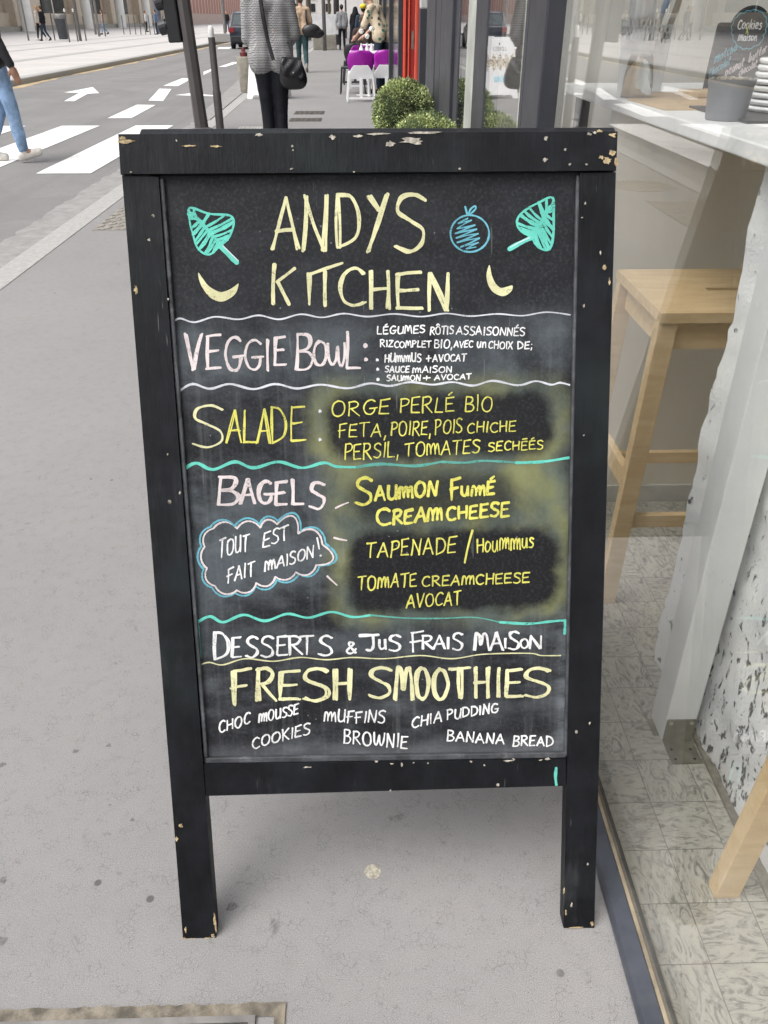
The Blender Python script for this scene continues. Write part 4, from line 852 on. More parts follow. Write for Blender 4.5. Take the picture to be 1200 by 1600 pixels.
for i in range(len(sc)):
    (xa, ya), (xb, yb) = sc[i], sc[(i+1) % len(sc)]; L = math.hypot(xb-xa, yb-ya); nx, ny = (yb-ya)/L, -(xb-xa)/L
    ss.line(cs([(xa+(xb-xa)*f+nx*14*math.sin(math.pi*f), ya+(yb-ya)*f+ny*14*math.sin(math.pi*f)) for f in (0,.25,.5,.75,1)]), 1.5, 'blue')
def ws(txt, a, e, h, w, ink): p, q = cs([a, e]); ss.word(txt, p, q, h/5.714, w, ink, slant=.2)
ws('Cookies', (640,258), (850,258), 78, 1.7, 'white'); ws('maison', (645,362), (810,365), 62, 1.6, 'white')
ws('matcha', (430,570), (630,450), 75, 1.5, 'blue'); ws('Chocolat', (380,695), (570,570), 68, 1.4, 'blue'); ws('peanut', (530,680), (690,590), 75, 1.6, 'pink'); ws('butter', (740,560), (900,460), 75, 1.6, 'pink'); ws('chocolat', (650,680), (810,595), 60, 1.4, 'pink')
ss.line(cs([(715,300),(745,215)]), 1.2, 'lime'); ss.line(cs([(735,300),(720,230)]), 1.2, 'lime')
ss.done('lettering', face)

# ------------------------------------------------------------------ the rest of the shop row on the right
def facade(name, label, y0, y1, x, m, extra=None, h=12.5):
    t = thing(name, label, 'building', (x, y0, 0))
    b = MB(); b.box(x, 9, y0, y1, 3.0, h); b.box(x+.35, 9, y0, y1, 0, 3.0); b.build('wall', m, t, world=True)
    n = max(1, int((y1-y0)/3.2)); w = (y1-y0)/n
    for i in range(n):
        c = y0+w*(i+.5)
        b = MB(); b.box(x+.04, x+.34, c-w*.42, c+w*.42, .25, 2.8); f = b.build('shop_window', M_anth, t, world=True)
        b = MB(); b.box(x+.02, x+.039, c-w*.38, c+w*.38, .5, 2.6); b.build('pane', M_dark, f, None)
        f.children[0].data.transform(Matrix.Translation(-t.location))
        for fl in range(3):
            z = 4.2+fl*2.9
            b = MB(); b.box(x-.03, x+.05, c-.55, c+.55, z, z+1.9); b.build('window', M_dark, t, world=True)
    for i in range(n+1):
        c = y0+w*i; b = MB(); b.box(x-.02, x+.345, c-.14 if i else c, c+.14 if i < n else c, 0, 2.98); b.build('pilaster', extra or M_anth2, t, world=True)
    return t
M_dark = mat('dark_window', (.018,.021,.025), .12, 0, .2, 3)
M_yell = mat('warm_render', (.60,.54,.40), .9, 0, .08, 2); M_brick = mat('red_brick', (.36,.15,.11), .85, 0, .15, 20, .3, 80)
facade('shop_building', 'building with dark grey shop pilasters past the red folding door', 7.0, 22, .47, M_rend)
facade('shop_building', 'cream fronted building farther along the right pavement', 22, 42, .45, M_yell, M_yell)
facade('shop_building', 'grey stone building far down the right pavement', 42, 75, .5, mat('grey_stone', (.46,.45,.43), .9), M_rend)
facade('shop_building', 'pale building closing the right side of the street', 75, 140, .5, M_rend, M_yell)
# red folding door standing open towards the pavement
t = thing('folding_door', 'bright red folding door leaves standing open beside the box ball', 'door', (.36, 8.1, 0))
M_red = mat('red_gloss', (.78,.105,.06), .35, 0, .1, 4); M_redd = mat('dark_red_gloss', (.36,.035,.025), .4)
YD = 8.1
def door_leaf(u0, u1, dy, m, nm, d=.035):
    x0, x1 = AY(u0, 60, YD).x, AY(u1, 60, YD).x
    b = MB(); b.box(x0, x1, YD+dy, YD+dy+d, .03, 2.6); return b.build(nm, m, t, world=True, bevel=.004)
door_leaf(622.5, 629.5, .0, M_anth, 'door_post', .12); door_leaf(629.8, 634, -.02, M_red, 'leaf'); door_leaf(634.2, 637.5, .01, M_redd, 'leaf'); door_leaf(637.7, 640, -.012, M_red, 'leaf'); lf = door_leaf(640.2, 648, .01, M_redd, 'leaf'); door_leaf(648.2, 653, -.03, M_red, 'leaf'); door_leaf(653.2, 658.5, -.005, M_red, 'leaf')
x0, x1 = AY(643, 60, YD).x, AY(646.5, 60, YD).x
b = MB(); b.box(x0, x1, YD+.001, YD+.0098, AY(645,77,YD).z, AY(645,48,YD).z); b.build('lock_plate', M_steel, lf, world=False); lf.children[0].data.transform(Matrix.Translation(-t.location))
b = MB(); p = AY(664, 8, 6.2); b.box(p.x-.03, p.x+.04, 6.2, 6.29, p.z-.02, p.z+.16); o = b.build('meter_box', mat('meter_grey', (.55,.55,.54), .5), None, bevel=.008); tag(o, 'small pale grey box fixed to the anthracite door frame', 'meter box')
# clipped box balls in dark pots
def leaf_mat(name, a, c):
    t = NT(name); oi = t.new('ShaderNodeNewGeometry'); r = oi.outputs['Random Per Island']
    k = t.mix(r, a, c); k = t.mix(t.step(t.noise(9, 3), .42, .62), k, tuple(x*.75 for x in a))
    n = t.bsdf(k, .45, 0, None, .4); return t.mat
M_box = leaf_mat('box_leaf', (.17,.225,.10), (.70,.78,.34))
M_twig = mat('box_twig', (.022,.032,.014), .9, 0, .4, 30)
def box_ball(u, v, y, rpx, label, seed):
    c = AY(u, v, y); z = (c-_C).dot(_f); r = rpx/FOC*z
    t = thing('box_ball', label, 'plant', (c.x, c.y, 0), 0, 'clipped box balls by the shop door')
    b = MB(); b.lathe([(r*.66,0),(r*.70,.01),(r*.86,c.z-r*.82),(r*.90,c.z-r*.82),(r*.90,c.z-r*.76),(r*.80,c.z-r*.76)], n=28); b.build('pot', M_anth, t, smooth=True, angle=30)
    rnd = random.Random(seed); b = MB(); b.ell((0,0,c.z), (r*.86,)*3, 18); b.build('core', M_twig, t)
    b = MB()
    for k in range(9500):
        d = Vector((rnd.gauss(0,1), rnd.gauss(0,1), rnd.gauss(0,1))).normalized()
        bump = 1 + .035*mno.noise(d*3.1+V(seed,0,0)) + .035*mno.noise(d*9)
        p = d*r*bump*rnd.uniform(.86,1.03) + V(0,0,c.z)
        a = (d + Vector((rnd.uniform(-1,1), rnd.uniform(-1,1), rnd.uniform(-.6,1)))*.75).normalized()
        s = Vector((rnd.uniform(-1,1), rnd.uniform(-1,1), rnd.uniform(-1,1))).cross(a).normalized(); L = r*rnd.uniform(.055,.085); w = L*.34; nn = a.cross(s)
        b.add([p, p+a*L*.5+s*w+nn*w*.25, p+a*L, p+a*L*.5-s*w+nn*w*.25], [(0,1,2,3)])
    b.build('foliage', M_box, t); return t
box_ball(630, 177, 5.1, 47, 'clipped round box bush in a dark pot beside the red folding door', 3)
box_ball(666, 237, 3.75, 55, 'clipped round box bush in a pot, half hidden behind the chalkboard, nearest the window', 8)

# ------------------------------------------------------------------ terrace tables and chairs
M_pur = mat('purple_shell', (.34,.012,.34), .3, 0, .06, 6); M_wpl = mat('white_plastic', (.78,.78,.78), .4, 0, .04, 4); M_blk = mat('black_wicker', (.022,.022,.025), .55, 0, .3, 60, .4, 160)
def terrace_chair(loc, rz, label, group, shell, leg):
    t = thing('terrace_chair', label, 'chair', loc, rz, group)
    # local: the chair faces +Y, its back towards -Y
    rows = []
    for z, w, y in ((.47,.19,-.185),(.53,.215,-.20),(.60,.235,-.215),(.68,.235,-.228),(.75,.21,-.236),(.79,.16,-.24),(.80,.06,-.241)):
        rows.append([(x*w, y + .05*(abs(x)**2.2), z) for x in [-1+i/6 for i in range(13)]])
    b = MB(); vs = [p for r in rows for p in r]; n = 13
    b.add(vs, [(i*n+j, i*n+j+1, (i+1)*n+j+1, (i+1)*n+j) for i in range(len(rows)-1) for j in range(n-1)]); o = b.build('backrest', shell, t, smooth=True); m = o.modifiers.new('thick', 'SOLIDIFY'); m.thickness = .014
    b = MB(); b.prism([(-.20,-.19,.435),(.20,-.19,.435),(.22,.18,.435),(.19,.22,.435),(-.19,.22,.435),(-.22,.18,.435)], (0,0,.03)); b.build('seat', shell if leg is M_blk else M_wpl, t, bevel=.01)
    b = MB(); b.prism([(-.225,-.226,.36),(.225,-.226,.36),(.225,-.226,.44),(.13,-.238,.57),(-.13,-.238,.57),(-.225,-.226,.44)], (0,.014,0)); b.build('back_support', leg, t, bevel=.006)
    for sx in (-1,1):
        for sy in (-1,1):
            b = MB(); b.beam((sx*.245, sy*.235 - (.02 if sy < 0 else 0), 0), (sx*.205, sy*.205, .44), .032, .03, (0,1,0)); b.build('leg', leg, t, bevel=.006)
    b = MB(); b.beam((-.235,-.245,.055),(.235,-.245,.055), .028,.035); b.beam((0,-.242,.06),(0,-.222,.37),.055,.018,(0,1,0)); b.build('back_frame', leg, t, bevel=.005)
    return t
c0 = terrace_chair((.0,16.25,0), R(2), 'purple and white plastic chair at the near end of the terrace', 'purple chairs on the terrace', M_pur, M_wpl)
dup(c0, (.475,16.5,0), R(-3), 'purple and white plastic chair half hidden by the red folding door')
dup(c0, (.02,18.9,0), R(178), 'purple and white plastic chair across the white table')
dup(c0, (.47,18.9,0), R(180), 'purple and white plastic chair across the table beside the man in the floral shirt')
k0 = terrace_chair((-.14,20.6,0), R(4), 'black chair behind the purple ones on the terrace', 'black chairs on the terrace', M_blk, M_blk)
dup(k0, (.05,23.4,0), R(0), 'black chair farthest down the terrace')
dup(k0, (-.16,18.0,0), R(90), 'black chair turned sideways at the outer end of the white table')
def table(loc, label):
    t = thing('terrace_table', label, 'table', loc, 0, 'white terrace tables')
    b = MB(); b.box(-.36,.36,-.36,.36,.715,.745); b.build('tabletop', M_wpl, t, bevel=.008)
    b = MB(); b.lathe([(.03,.02),(.03,.714)], n=14); b.build('column', M_wpl, t)
    b = MB(); b.box(-.24,.24,-.03,.03,0,.022); b.box(-.03,.03,-.24,.24,0,.0215); b.build('foot', M_wpl, t, bevel=.004); return t
tb = table((.16,17.35,0), 'square white table laid between the purple chairs'); dup(tb, (.16,21.8,0), 0, 'square white table among the black chairs')
M_fl = mat('white_petals', (.80,.80,.76), .8); M_vase = mat('white_vase', (.74,.75,.75), .3)
for i, (u, v, x, y, lab) in enumerate(((578,50,.02,17.25,'flower ball in a slim white vase on the outer end of the table'),(589,60,.13,17.45,'flower ball in a slim white vase in the middle of the table'),(596,54,.21,17.3,'tallest flower ball in a white vase on the inner end of the table'))):
    t = thing('flower_vase', 'white ' + lab, 'vase', (x, y, .745), 0, 'flower vases on the terrace table')
    h = [.30,.22,.34][i]
    b = MB(); b.lathe([(.03,0),(.038,.02),(.036,.05),(.014,.09),(.012,.12),(.016,.13)], n=14); b.build('vase', M_vase, t, smooth=True, angle=50)
    b = MB(); b.tube([(0,0,.1),(.004,0,h)], .004, 5); b.build('stem', M_twig, t)
    b = MB(); rnd = random.Random(i)
    for k in range(46):
        d = Vector((rnd.gauss(0,1), rnd.gauss(0,1), rnd.gauss(0,1))).normalized(); b.ell(d*.032+V(.004,0,h+.02), (.014,.014,.012), 6)
    b.build('blossom', M_fl, t)

# ------------------------------------------------------------------ street furniture on the near pavement
M_pole = mat('grey_brown_pole', (.075,.068,.068), .5, .1, .12, 4, .1, 60)
P = G(316, 205)
tl_ = thing('traffic_light', 'grey brown traffic light pole with black cycle signals behind the chalkboard', 'traffic light', (P.x, P.y, 0), rot=(0, R(-2.4), 0))
b = MB(); n = 8; w = .083
b.lathe([(w*1.9,0),(w*1.9,.02),(w*1.08,.05),(w*1.02,.4),(w*.98,3.6)], n=8); b.build('pole', M_pole, tl_)
b = MB(); b.box(-.245,-.08,-.075,.075,1.02,1.86); hd = b.build('signal_head', M_black, tl_, bevel=.02)
for k, col in enumerate(((.10,.012,.01),(.10,.05,.008),(.012,.06,.03))):
    b = MB(); z = 1.72-k*.26; b.tube([(-.247,0,z),(-.34,0,z-.02)], [.085,.08], 16, cap=False); o = b.build('visor', M_black, hd); o.modifiers.new('thick', 'SOLIDIFY').thickness = .006
    b = MB(); b.tube([(-.2455,0,z),(-.251,0,z)], .075, 16); b.build('lens', mat('signal_lens', col, .2), hd)
b = MB(); b.box(-.12,-.08,-.05,.05,1.06,1.10); b.box(-.12,-.08,-.05,.05,1.76,1.80); b.build('bracket', M_pole, tl_)
P = G(344.5, 205)
t = thing('bollard_post', 'slim grey pavement post with a white cap beside the traffic light pole', 'post', (P.x, P.y, 0))
b = MB(); b.lathe([(.052,0),(.052,.46),(.049,.47),(.045,.48),(.043,1.07)], n=16); b.build('shaft', M_pole, t, smooth=True, angle=30)
b = MB(); b.lathe([(.036,1.0705),(.037,1.15),(.03,1.19),(.006,1.20)], n=16); b.build('cap', mat('white_cap', (.75,.75,.73), .5), t, smooth=True, angle=60)
P = G(388, 147)
t = thing('stone_bollard', 'tapering weathered stone bollard behind the white sandwich board', 'bollard', (P.x-.02, P.y+.3, 0))
b = MB(); b.lathe([(.15,0),(.16,.02),(.20,.60),(.19,.63),(.05,.635)], n=20); b.build('body', mat('weathered_stone', (.27,.25,.21), .9, 0, .2, 9, .4, 60, dirt=(.16,.15,.12)), t, smooth=True, angle=40)
b = MB(); b.lathe([(.07,.6352),(.075,.70),(.04,.72),(.035,.78),(.01,.79)], c=(-.05,0,0), n=14); b.build('cap', mat('red_cap', (.14,.03,.03), .5), t, smooth=True, angle=40)
# white sandwich board
P = G(392, 154)
t = thing('sandwich_board', 'white plastic sandwich board with brown floral print beside the woman in grey', 'sign board', (P.x+.34, P.y+.12, 0), R(-14))
def sb_panel(sgn):
    b = MB(); h, w0, w1, d = .98, .34, .29, .26
    def pt(x, z, o=0): return V(x, sgn*(d*(1-z/h)+.012)+o, z)
    pts = [(-w0,0),(-w0+.10,0),(-w0+.13,.06),(w0-.13,.06),(w0-.10,0),(w0,0),(w1,h),(-w1,h)]
    b.prism([pt(x,z) for x,z in pts], (0,sgn*.018,0)); pan = b.build('panel', M_wpl, t, bevel=.004)
    off = sgn*.0186
    def q(x0,x1,z0,z1,mm,nm):
        bb = MB(); bb.add([pt(x0,z0,off),pt(x1,z0,off),pt(x1,z1,off),pt(x0,z1,off)], [(0,1,2,3)]); return bb.build(nm, mm, pan)
    bb = MB(); n = 26; vs = []
    for i in range(n+1):
        x = -.28+.56*i/n; a = .075+.055*math.sin(i*1.1)+.03*math.sin(i*2.7); vs += [pt(x, .56-a*.9, off), pt(x, .60+a, off)]
    bb.add(vs, [(2*i,2*i+2,2*i+3,2*i+1) for i in range(n)]); 
    tt = NT('floral_print'); v = tt.vor(26); c = tt.mix(tt.step(v, .15, .5), (.42,.33,.22), (.66,.60,.50)); c = tt.mix(tt.step(tt.noise(34, 3), .5, .6), c, (.20,.16,.10)); tt.bsdf(c, .7)
    bb.build('print', tt.mat, pan)
    q(-.13,.13,.27,.36,mat('pale_blue_print', (.42,.62,.68), .6),'caption')
    mtx = T_plain(); k = -sgn
    def uv(u, v): return u, v
    lt = MB(); s = .075
    pos = 0; word = 'LOVELI'; ws_ = [strokes(c)[0]+.2 for c in word]; tot = sum(ws_)-.2
    for ch, w in zip(word, ws_):
        for sm, p in strokes(ch)[1]:
            pl = [((-tot/2+pos+x)*.06, z*.062) for x, z in (smooth(p, 5) if sm else p)]
            tmp = MB(); ribbon(tmp, pl, .008, 0, 0, rng)
            for f in tmp.f: lt.add([pt(-k*0 + (tmp.v[i].x if sgn < 0 else -tmp.v[i].x), .765+tmp.v[i].z, off+sgn*.0006) for i in f], [(0,1,2,3)])
        pos += w
    d0 = [pt(.012*math.cos(a), .875+.02*math.sin(a), off+sgn*.0004) for a in [i*math.pi/5 for i in range(10)]]; lt.add(d0, [tuple(range(10))])
    lt.build('lettering', mat('dark_print', (.05,.05,.055), .6), pan)
def T_plain(): return None
sb_panel(-1); sb_panel(1)

# ------------------------------------------------------------------ across the street
def post_to(name, label, cat, u, v, vtop, rpx, m, group=None, h0=.1, top=None, parent=None):
    P = G(u, v, h0); t = thing(name, label, cat, (P.x, P.y, h0), 0, group); dz = (P-_C).dot(_f); r = rpx/FOC*dz/2
    h = (v-vtop)/FOC*dz*1.0/max(.6, math.cos(PITCH)) if vtop is not None else 6.0
    b = MB(); b.lathe([(r,0),(r,h*.97),(r*.8,h)], n=10); b.build('shaft', m, t)
    if top: bb = MB(); bb.lathe([(r*1.15,h*.93),(r*1.15,h*1.0),(r*.5,h*1.03)], n=10); bb.build('cap', top, t)
    return t
M_bol = mat('bollard_grey', (.12,.115,.11), .5, .2); M_capw = mat('bollard_white', (.7,.7,.68), .5)
GB = 'slim bollards along the far kerb'
post_to('bollard', 'slim white capped bollard just beyond the two walking women', 'bollard', 86, 63, 30, 2.0, M_bol, GB)
post_to('bollard', 'slim white capped bollard at the right edge of the litter bin', 'bollard', 109, 66, 29, 2.2, M_bol, GB, top=M_capw)
post_to('bollard', 'slim white capped bollard standing before the thick sign pole', 'bollard', 122, 65, 29, 2.2, M_bol, GB, top=M_capw)
post_to('bollard', 'slim dark bollard between the thick pole and the pair of lamp posts', 'bollard', 135, 64, 36, 2.0, M_bol, GB)
post_to('bollard', 'slim dark bollard before the woman in jeans across the street', 'bollard', 165, 57, 32, 2.0, M_bol, GB)
for u in (194, 204, 212.5, 220.5, 228, 235, 242, 257): post_to('bollard', 'thin dark bollard in the close row before the white columns', 'bollard', u, 54, 32, 1.3, M_bol, 'thin bollards before the white columns')
M_lamp = mat('pole_grey', (.20,.195,.19), .5, .3)
post_to('lamp_post', 'tall pale grey post at the left of the two walking women', 'pole', 45, 63.5, -80, 2.6, M_lamp, top=None)
post_to('sign_pole', 'thick dark sign pole beside the litter bin', 'pole', 126, 64, -80, 4.6, M_bol)
post_to('lamp_post', 'left one of two grey posts standing close together', 'pole', 150, 54, -80, 3.6, M_lamp)
post_to('lamp_post', 'right one of two grey posts standing close together', 'pole', 155.5, 57, -80, 3.8, M_lamp)
post_to('street_pillar', 'thick blue grey pillar at the end of the bollard row', 'pole', 250, 53, -60, 10, mat('blue_grey_pillar', (.10,.115,.15), .6, 0, .3, 3))
t = post_to('road_sign', 'grey pole with a square pale sign seen from behind, left of the car', 'road sign', 352, 55, -60, 4.5, M_lamp)
P = G(352, 55, .1); dz = (P-_C).dot(_f); b = MB(); w = 8/FOC*dz; b.box(-w*1.2, w*.7, -.12, -.09, (55-14)/FOC*dz*1.15, (55+16)/FOC*dz*1.15); b.build('plate', M_capw, t)
P = G(100, 63, .1)
t = thing('litter_bin', 'dark tapered litter bin with pale rim across the street', 'litter bin', (P.x, P.y, .1))
b = MB(); b.lathe([(.26,.05),(.36,1.12),(.30,1.12)], n=20); b.build('body', mat('bin_dark', (.055,.06,.068), .5), t, smooth=True, angle=40)
b = MB(); b.lathe([(.38,1.1205),(.38,1.30),(.33,1.36),(.2,1.36)], n=20); b.build('rim', M_lamp, t, smooth=True, angle=40)
# colonnaded building
BX = -33.0; bt = thing('office_building', 'beige office building with tall white columns across the street', 'building', (BX, 60, .1))
M_beige = mat('beige_cladding', (.66,.57,.46), .8, 0, .08, 1.2); M_beige2 = mat('beige_cladding_dark', (.56,.47,.38), .8, 0, .08, 1.2); M_colw = mat('column_white', (.88,.87,.83), .7, 0, .05, 1)
b = MB(); b.box(BX-9,BX-2.6,-20,176,.1,9); b.box(BX-9,BX+.2,-20,176,9,16); b.build('wall', M_beige2, bt, world=True)
b = MB(); b.box(BX-2.6,BX-.9,-20,176,.1,.55); b.build('plinth', mat('plinth_stone', (.36,.34,.30), .9), bt, world=True)
b = MB(); b.box(BX-2.45,BX-2.2,-20,176,.55,1.7); b.build('low_wall', M_beige, bt, world=True)
for y in (46, 60, 74, 95.2, 116.5, 132.5, 148.9, 164):
    b = MB(); b.lathe([(.62,.1),(.62,9.0)], c=(BX-.3, y, 0), n=20); b.build('column', M_colw, bt, world=True, smooth=True, angle=40)
for y0, y1 in ((40,56),(63,72),(80,93.5),(107,115),(121,131),(140,146)):
    b = MB(); b.box(BX-2.56,BX-2.44,y0,y1,1.72,7.5); w_ = b.build('window', M_dark, bt, world=True)
for y0, y1 in ((96,104),(117,120),(133,139),(150,156)):
    b = MB(); b.box(BX-2.58,BX-1.6,y0,y1,.56,8.9); b.build('bay', M_beige, bt, world=True)
for y in (86.0, 110.5, 125.5): 
    b = MB(); b.box(BX-2.435,BX-2.38,y-.12,y+.12,1.72,7.5); b.build('window_bar', M_colw, bt, world=True)
b = MB(); b.box(BX-2.435,BX-2.36,110.8,114.6,3.7,5.2); b.build('poster', mat('yellow_poster', (.50,.42,.04), .6), bt, world=True)
rt = thing('brick_building', 'red brick building with pale vertical joints down the street', 'building', (-34, 178, .1))
tt = NT('ribbed_brick'); x = tt.xyz(); fr = tt.m('ABSOLUTE', tt.m('SUBTRACT', tt.m('FRACT', tt.m('MULTIPLY', x[1], .25)), .5)); tt.bsdf(tt.mix(tt.step(fr, .40, .46), tt.mix(tt.noise(2, 3), (.36,.17,.13), (.44,.23,.18)), (.66,.55,.48)), .8)
b = MB(); b.box(-46,-34,178,420,.1,18); b.build('wall', tt.mat, rt, world=True)
b = MB(); b.box(-34,-33.6,178,420,.1,2.0); b.build('plinth', mat('pink_plinth', (.50,.38,.33), .8), rt, world=True)
# street end
t = thing('end_building', 'pale apartment building far away closing the end of the street', 'building', (-18, 330, 0))
b = MB(); b.box(-60,6,330,345,0,26); b.build('wall', mat('far_render', (.60,.58,.55), .9, 0, .06, .3), t, world=True)
for i in range(9):
    for j in range(6): b = MB(); b.box(-55+i*5.4,-53.2+i*5.4,329.8,329.99,3+j*3.6,5.4+j*3.6); b.build('window', M_dark, t, world=True)
# site hoarding on a concrete block
P = G(505, 78)
t = thing('site_hoarding', 'white hoarding panels on a grey concrete block down the pavement', 'hoarding', (P.x, P.y, 0))
b = MB(); b.box(-.45,.62,0,.6,0,.60); b.build('concrete_block', mat('block_concrete', (.25,.235,.20), .9, 0, .15, 5, .3, 40), t, bevel=.02)
b = MB(); b.box(-.75,.72,.2,.26,.622,1.42); b.build('panel', mat('hoarding_white', (.66,.67,.68), .5, 0, .1, 3), t)
P2 = G(521, 80); 
t = thing('street_pole', 'slim grey pole in front of the white hoarding', 'pole', (G(508,79).x, G(508,79).y-.2, 0)); b = MB(); b.lathe([(.085,0),(.075,6.5)], n=12); b.build('shaft', M_lamp, t, smooth=True)
t = thing('street_pole', 'thick dark pole just right of the white hoarding', 'pole', (G(527,70).x, G(527,70).y, 0)); b = MB(); b.lathe([(.16,0),(.14,7)], n=12); b.build('shaft', M_pole, t, smooth=True)
for i, (u, v, r, lab) in enumerate(((541,60,.07,'slim pole behind the walker in the grey hoodie'),(468,66,.09,'grey pole rising behind the man in the beige jumper'),(486,58,.09,'grey pole between the beige jumper and the hoarding'))):
    P = G(u, v); t = thing('street_pole', lab, 'pole', (P.x, P.y, 0)); b = MB(); b.lathe([(r,0),(r*.9,7)], n=10); b.build('shaft', M_lamp, t, smooth=True)
# low concrete bar on the far side behind the white-capped post
P = G(347, 66, .1); t = thing('concrete_barrier', 'low pale concrete bar lying across by the far kerb behind the capped post', 'barrier', (P.x, P.y, .1)); b = MB(); b.box(-.45,1.3,-.15,.15,0,.42); b.build('block', M_gran, t, bevel=.03)
# street trees far down
def tree(x, y, h, label, seed):
    t = thing('street_tree', label, 'tree', (x, y, 0)); rnd = random.Random(seed)
    b = MB(); b.tube([(0,0,0),(.05,0,h*.25),(0,.05,h*.5),(.1,0,h*.7)], [.17,.14,.11,.05], 9)
    for k in range(7):
        a = k*2.4; b.tube([(0,0,h*(.32+.05*k)),(math.cos(a)*h*.12,math.sin(a)*h*.12,h*(.45+.05*k)),(math.cos(a)*h*.2,math.sin(a)*h*.2,h*(.56+.05*k))], [.06,.04,.02], 6)
    b.build('trunk', mat('bark', (.11,.085,.06), .9, 0, .3, 9), t)
    b = MB()
    cl = [(Vector((rnd.gauss(0,1),rnd.gauss(0,1),rnd.gauss(0,.9)))*h*.13 + V(0,0,h*.68), h*rnd.uniform(.07,.13)) for _ in range(26)]
    for k in range(3200):
        c, r = cl[k % len(cl)]; d = Vector((rnd.gauss(0,1),rnd.gauss(0,1),rnd.gauss(0,1))).normalized(); p = c+d*r*rnd.uniform(.4,1); s = rnd.uniform(.10,.2)
        a = Vector((rnd.uniform(-1,1),rnd.uniform(-1,1),rnd.uniform(-1,1))).normalized(); e = a.cross(d).normalized()
        b.add([p, p+a*s*.5+e*s*.3, p+a*s, p+a*s*.5-e*s*.3], [(0,1,2,3)])
    b.build('crown', leaf_mat('street_leaf', (.03,.06,.02), (.10,.15,.05)), t)
tree(-3.4, 62, 7.5, 'leafy street tree beyond the hoarding', 1); tree(-3.0, 92, 8.0, 'leafy street tree farthest down the pavement', 2)
# ------------------------------------------------------------------ car
P = G(360, 77, RZ); CX = P.x + .88; CY = P.y
car = thing('parked_car', 'dark blue hatchback seen from behind on the road', 'car', (CX, CY, RZ))
M_car = mat('car_blue', (.012,.016,.030), .22, 0, .1, 2); M_cgl = mat('car_glass', (.06,.08,.085), .06); M_tyre = mat('tyre', (.014,.014,.015), .85); M_rl = mat('tail_red', (.22,.012,.014), .25)
sec = [(.0,.24,.80,.70),(.06,.22,.86,.95),(.35,.20,.88,.98),(1.0,.19,.89,1.0),(2.6,.19,.89,.97),(3.6,.22,.86,.90),(4.15,.28,.74,.74)]
b = MB(); vs = []; 
for y, z0, w, z1 in sec: vs += [(-w*.94,y,z0),(w*.94,y,z0),(w,y,(z0+z1)*.5),(w*.97,y,z1),(-w*.97,y,z1),(-w,y,(z0+z1)*.5)]
b.add(vs, [(i*6+j,i*6+(j+1)%6,(i+1)*6+(j+1)%6,(i+1)*6+j) for i in range(len(sec)-1) for j in range(6)] + [tuple(range(5,-1,-1)), tuple(range(36,42))])
b.build('body', M_car, car, smooth=True, angle=40, bevel=.03)
b = MB(); cs_ = [(.10,.84,.93),(.42,.72,1.50),(.9,.70,1.55),(2.0,.68,1.53),(2.9,.84,.95)]; vs = []
for y, w, z in cs_: vs += [(-w,y,z),(w,y,z)]
n = len(cs_); low = [(-.86,.10,.90),(.86,.10,.90),(.86,2.9,.90),(-.86,2.9,.90)]
b.add(vs+low, [(2*i,2*i+1,2*i+3,2*i+2) for i in range(n-1)] + [(0,1,11,10),(8,9,12,13)] + [(11,1,3,5,7,9,12),(10,13,8,6,4,2,0)]); b.build('cabin', M_car, car, bevel=.03)
b = MB(); b.add([(-.70,.148,1.02),(.70,.148,1.02),(.60,.365,1.42),(-.60,.365,1.42)], [(0,1,2,3)]); b.build('rear_window', M_cgl, car)
for s in (-1,1):
    b = MB(); b.add([(s*.835,.55,1.02),(s*.835,2.5,1.02),(s*.712,1.9,1.44),(s*.725,.75,1.44)], [(0,1,2,3)]); b.build('side_window', M_cgl, car)
    b = MB(); b.box(min(s*.62,s*.875),max(s*.62,s*.875),-.0,.12,.66,.90); b.build('tail_light', M_rl, car, bevel=.03)
    b = MB(); b.box(min(s*.55,s*.78),max(s*.55,s*.78),-.03,.02,.40,.45); b.build('reflector', M_rl, car)
    for y in (.72, 3.35):
        b = MB(); b.tube([(s*.72,y,.32),(s*.90,y,.32)], .32, 22); wh = b.build('wheel', M_tyre, car, bevel=.02)
        b = MB(); b.tube([(s*.89,y,.32),(s*.905,y,.32)], .20, 16); b.build('rim', M_steel, wh)
b = MB(); b.box(-.80,.80,-.055,.10,.30,.56); b.build('bumper', mat('bumper', (.020,.021,.025), .5), car, bevel=.03)
b = MB(); b.box(-.26,.26,-.064,-.052,.44,.55); b.build('number_plate', M_wpl, car)
for s in (-1,1): b = MB(); b.beam((s*.66,.6,1.575),(s*.66,2.0,1.575),.03,.03); b.build('roof_rail', M_steel, car)

